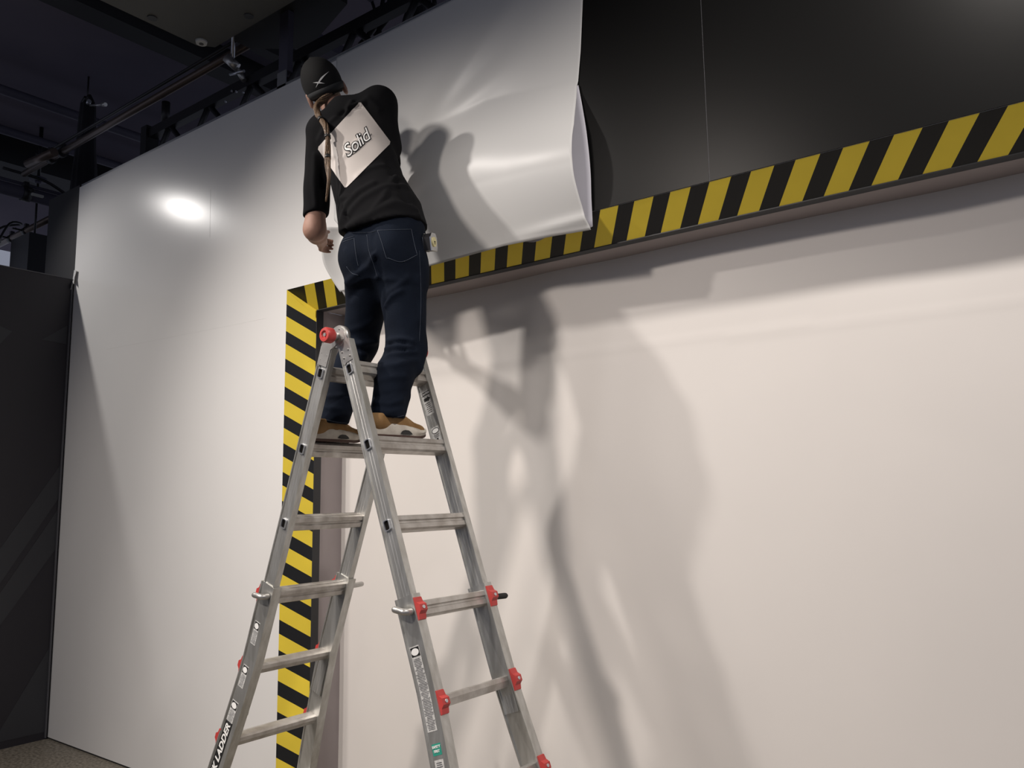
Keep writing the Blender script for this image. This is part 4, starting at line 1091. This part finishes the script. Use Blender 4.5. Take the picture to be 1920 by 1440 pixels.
bm = bmesh.new(); cyl(bm, (-7.88, .78, 5.50), (-7.80, .76, 5.50), .02, n=10); obj('shackle', bm, 'bright_metal', hd)
for c_ in [o for o in bpy.data.objects if o.parent == hd]: c_.data.transform(Matrix.Translation((.44, -.2, -.2)))
bm = bmesh.new(); cyl(bm, (-7.49, .6, 5.36), (-7.49, .6, 5.6), .008, n=8); obj('hanging_rod', bm, 'black_steel', hd)
# truss standing just behind the wall top
tr = thing('roof_truss', (-4.8, .25, 4.28), 'black steel truss running along just behind the top edge of the white wall', 'truss')
bm = bmesh.new()
box(bm, (-5.68, .22, 4.33), (4.4, .28, 4.40)); box(bm, (-5.68, .22, 4.05), (4.4, .28, 4.10))
for k in range(18):
    x = -5.6+k*.5; cyl(bm, (x, .25, 4.08), (x+.22, .25, 4.36), .020, n=8); cyl(bm, (x+.22, .25, 4.36), (x+.5, .25, 4.08), .020, n=8)
obj('chords', bm, 'black_steel', tr)
bm = bmesh.new(); box(bm, (-5.70, .20, 4.0), (-5.62, .30, 4.42)); cyl(bm, (-5.45, .25, 4.40), (-5.45, .25, 4.56), .03, n=12); obj('end_post', bm, 'black_steel', tr)
bm = bmesh.new()
for x in (-4.62, -4.50, -4.55, -4.42): cyl(bm, (x, .215, 4.36-.04*((x*10) % 2)), (x, .205, 4.36-.04*((x*10) % 2)), .008, n=8)
obj('bolts', bm, 'bright_metal', tr)
# hanging cable bundle and straps right of the boxes
cb = thing('cable_bundle', (-3.35, .5, 4.9), 'bundle of black cables hanging above the wall behind the cap', 'cables')
rnd = random.Random(9)
for k in range(8):
    x = -3.55+.07*k; bm = bmesh.new()
    tube(bm, spline([(x, .5+.05*(k % 3), 5.6), (x+.05*math.sin(k), .52, 5.2), (x+.12*math.sin(k*2), .5, 4.85), (x+.10, .46, 4.62), (x+.2*math.cos(k), .42, 4.40)], 6), .010+.004*(k % 3), 8); obj('cable', bm, 'black_steel', cb)
bm = bmesh.new(); cyl(bm, (-3.12, .5, 4.3), (-3.15, .55, 5.6), .05, n=14); obj('sleeve', bm, 'drape', cb)
# hanging box (underside seen) with a second one behind it
bx = thing('ceiling_box', (-3.75, -.9, 4.3), 'large olive grey equipment box hanging at the top, pale ring at its corner', 'equipment box')
poly = [(-4.165, -1.25), (-4.165, -.285), (-4.10, -.205), (-2.9, -.205), (-2.9, -1.25)]
bm = bmesh.new(); prism(bm, poly, 4.3, 4.78, Matrix.Identity(4)); obj('housing', bm, 'olive', bx, bevel=.012)
bm = bmesh.new(); ip = [(x+(.03 if x < -3.9 else -.03 if x > -3.0 else 0), y+(.03 if y < -1.2 else -.03)) for x, y in poly]; prism(bm, ip, 4.293, 4.301, Matrix.Identity(4)); obj('base_plate', bm, 'olive', bx, bevel=.002)
bm = bmesh.new(); cyl(bm, (-4.09, -.30, 4.275), (-4.09, -.30, 4.295), .030, .034, n=24); rg = obj('corner_ring', bm, 'ring', bx)
bm = bmesh.new(); cyl(bm, (-4.09, -.30, 4.272), (-4.09, -.30, 4.276), .013, n=16); obj('ring_hole', bm, 'olive', rg)
for x, y in ((-4.09, -.60), (-3.66, -.28), (-3.2, -.28), (-4.09, -1.0)):
    bm = bmesh.new(); cyl(bm, (x, y, 4.287), (x, y, 4.2935), .026, n=20); s_ = obj('screw_head', bm, 'edge_black', bx)
bm = bmesh.new()
for x, y in ((-4.0, -.4), (-3.0, -.4), (-4.0, -1.1), (-3.0, -1.1)): cyl(bm, (x, y, 4.78), (x, y, 5.6), .012, n=8)
obj('hanging_rods', bm, 'black_steel', bx)
b2 = thing('ceiling_box', (-4.0, .2, 4.52), 'dark flat equipment box tucked behind the olive grey one, marked with a short white dash', 'equipment box')
bm = bmesh.new(); prism(bm, [(-4.25, .02), (-4.25, .14), (-3.97, .36), (-3.93, .36), (-3.40, .20), (-3.40, -.15), (-4.0, -.15)], 4.50, 4.72, Matrix.Identity(4)); obj('housing', bm, 'olive_dark', b2, bevel=.008)
bm = bmesh.new(); box(bm, (-3.90, .115, 4.495), (-3.862, .145, 4.4985)); obj('white_mark', bm, 'sticker_text', b2)
bm = bmesh.new(); cyl(bm, (-3.8, .1, 4.72), (-3.8, .1, 5.6), .02, n=8); obj('hanging_rods', bm, 'black_steel', b2)
# clamp between boxes
ck = thing('pipe_clamp', (-4.45, .12, 4.45), 'shiny steel pipe clamp beside the corner of the olive grey box', 'clamp')
bm = bmesh.new(); cyl(bm, (-4.46, .10, 4.50), (-4.42, .16, 4.44), .03, n=14); cyl(bm, (-4.47, .17, 4.48), (-4.40, .20, 4.36), .018, n=10); obj('jaw', bm, 'steel', ck)
bm = bmesh.new(); cyl(bm, (-4.50, .16, 4.42), (-4.36, .17, 4.40), .010, n=10); cyl(bm, (-4.43, .13, 4.50), (-4.43, .13, 5.6), .012, n=8); obj('bolt', bm, 'bright_metal', ck)
# two more rails running towards the wall
for q, (x, z, lb) in enumerate(((-4.10, 4.62, 'dark steel channel running towards the wall just right of the steel pipe clamp'), (-3.42, 4.62, 'dark steel channel with thin bright edges running towards the wall above the cap'))):
    bm = bmesh.new(); box(bm, (x, -.6 if q == 0 else .0, z), (x+.08, 2.6 if q == 0 else .40, z+.05)); box(bm, (x+.02, -.6 if q == 0 else 0, z+.05), (x+.06, 2.6 if q == 0 else .40, z+.09)); box(bm, (x+.03, .3, z+.09), (x+.05, .32, 5.6))
    tag(obj('ceiling_channel', bm, 'duct'), lb, 'channel')
# bright bracket on the wall top
br = thing('wall_bracket', (-3.75, .05, WT), 'pale metal bracket standing on the wall top just left of the cap', 'bracket')
bm = bmesh.new(); box(bm, (-3.79, .012, 4.03), (-3.71, .02, 4.12)); box(bm, (-3.79, .012, 4.022), (-3.71, .10, 4.03)); obj('plate', bm, 'bright_metal', br)
bm = bmesh.new(); box(bm, (-3.79, .02, 4.12), (-3.71, .06, 4.5)); obj('upright', bm, 'duct', br)
# ceiling ducts and beams
for k, (a, b, r, lb) in enumerate((((-8.0, -2, 5.42), (-8.0, 3.5, 5.42), .045, 'slim dark ceiling duct crossing far left above the pipes'), ((-8.85, -2, 5.40), (-8.85, 3.5, 5.40), .045, 'slim dark ceiling duct, the one nearer the left edge of the view'))):
    bm = bmesh.new(); cyl(bm, a, b, r, n=14); tag(obj('ceiling_duct', bm, 'duct'), lb, 'duct')
for x, w, h, n_ in ((-6.15, .22, .20, 1), (-5.65, .12, .14, 2), (-9.7, .5, .3, 3)):
    bm = bmesh.new(); box(bm, (x-w/2, -6, 5.6-h), (x+w/2, 8, 5.62)); o = struct(obj('trim_%d' % (3+n_), bm, 'black_wall'))
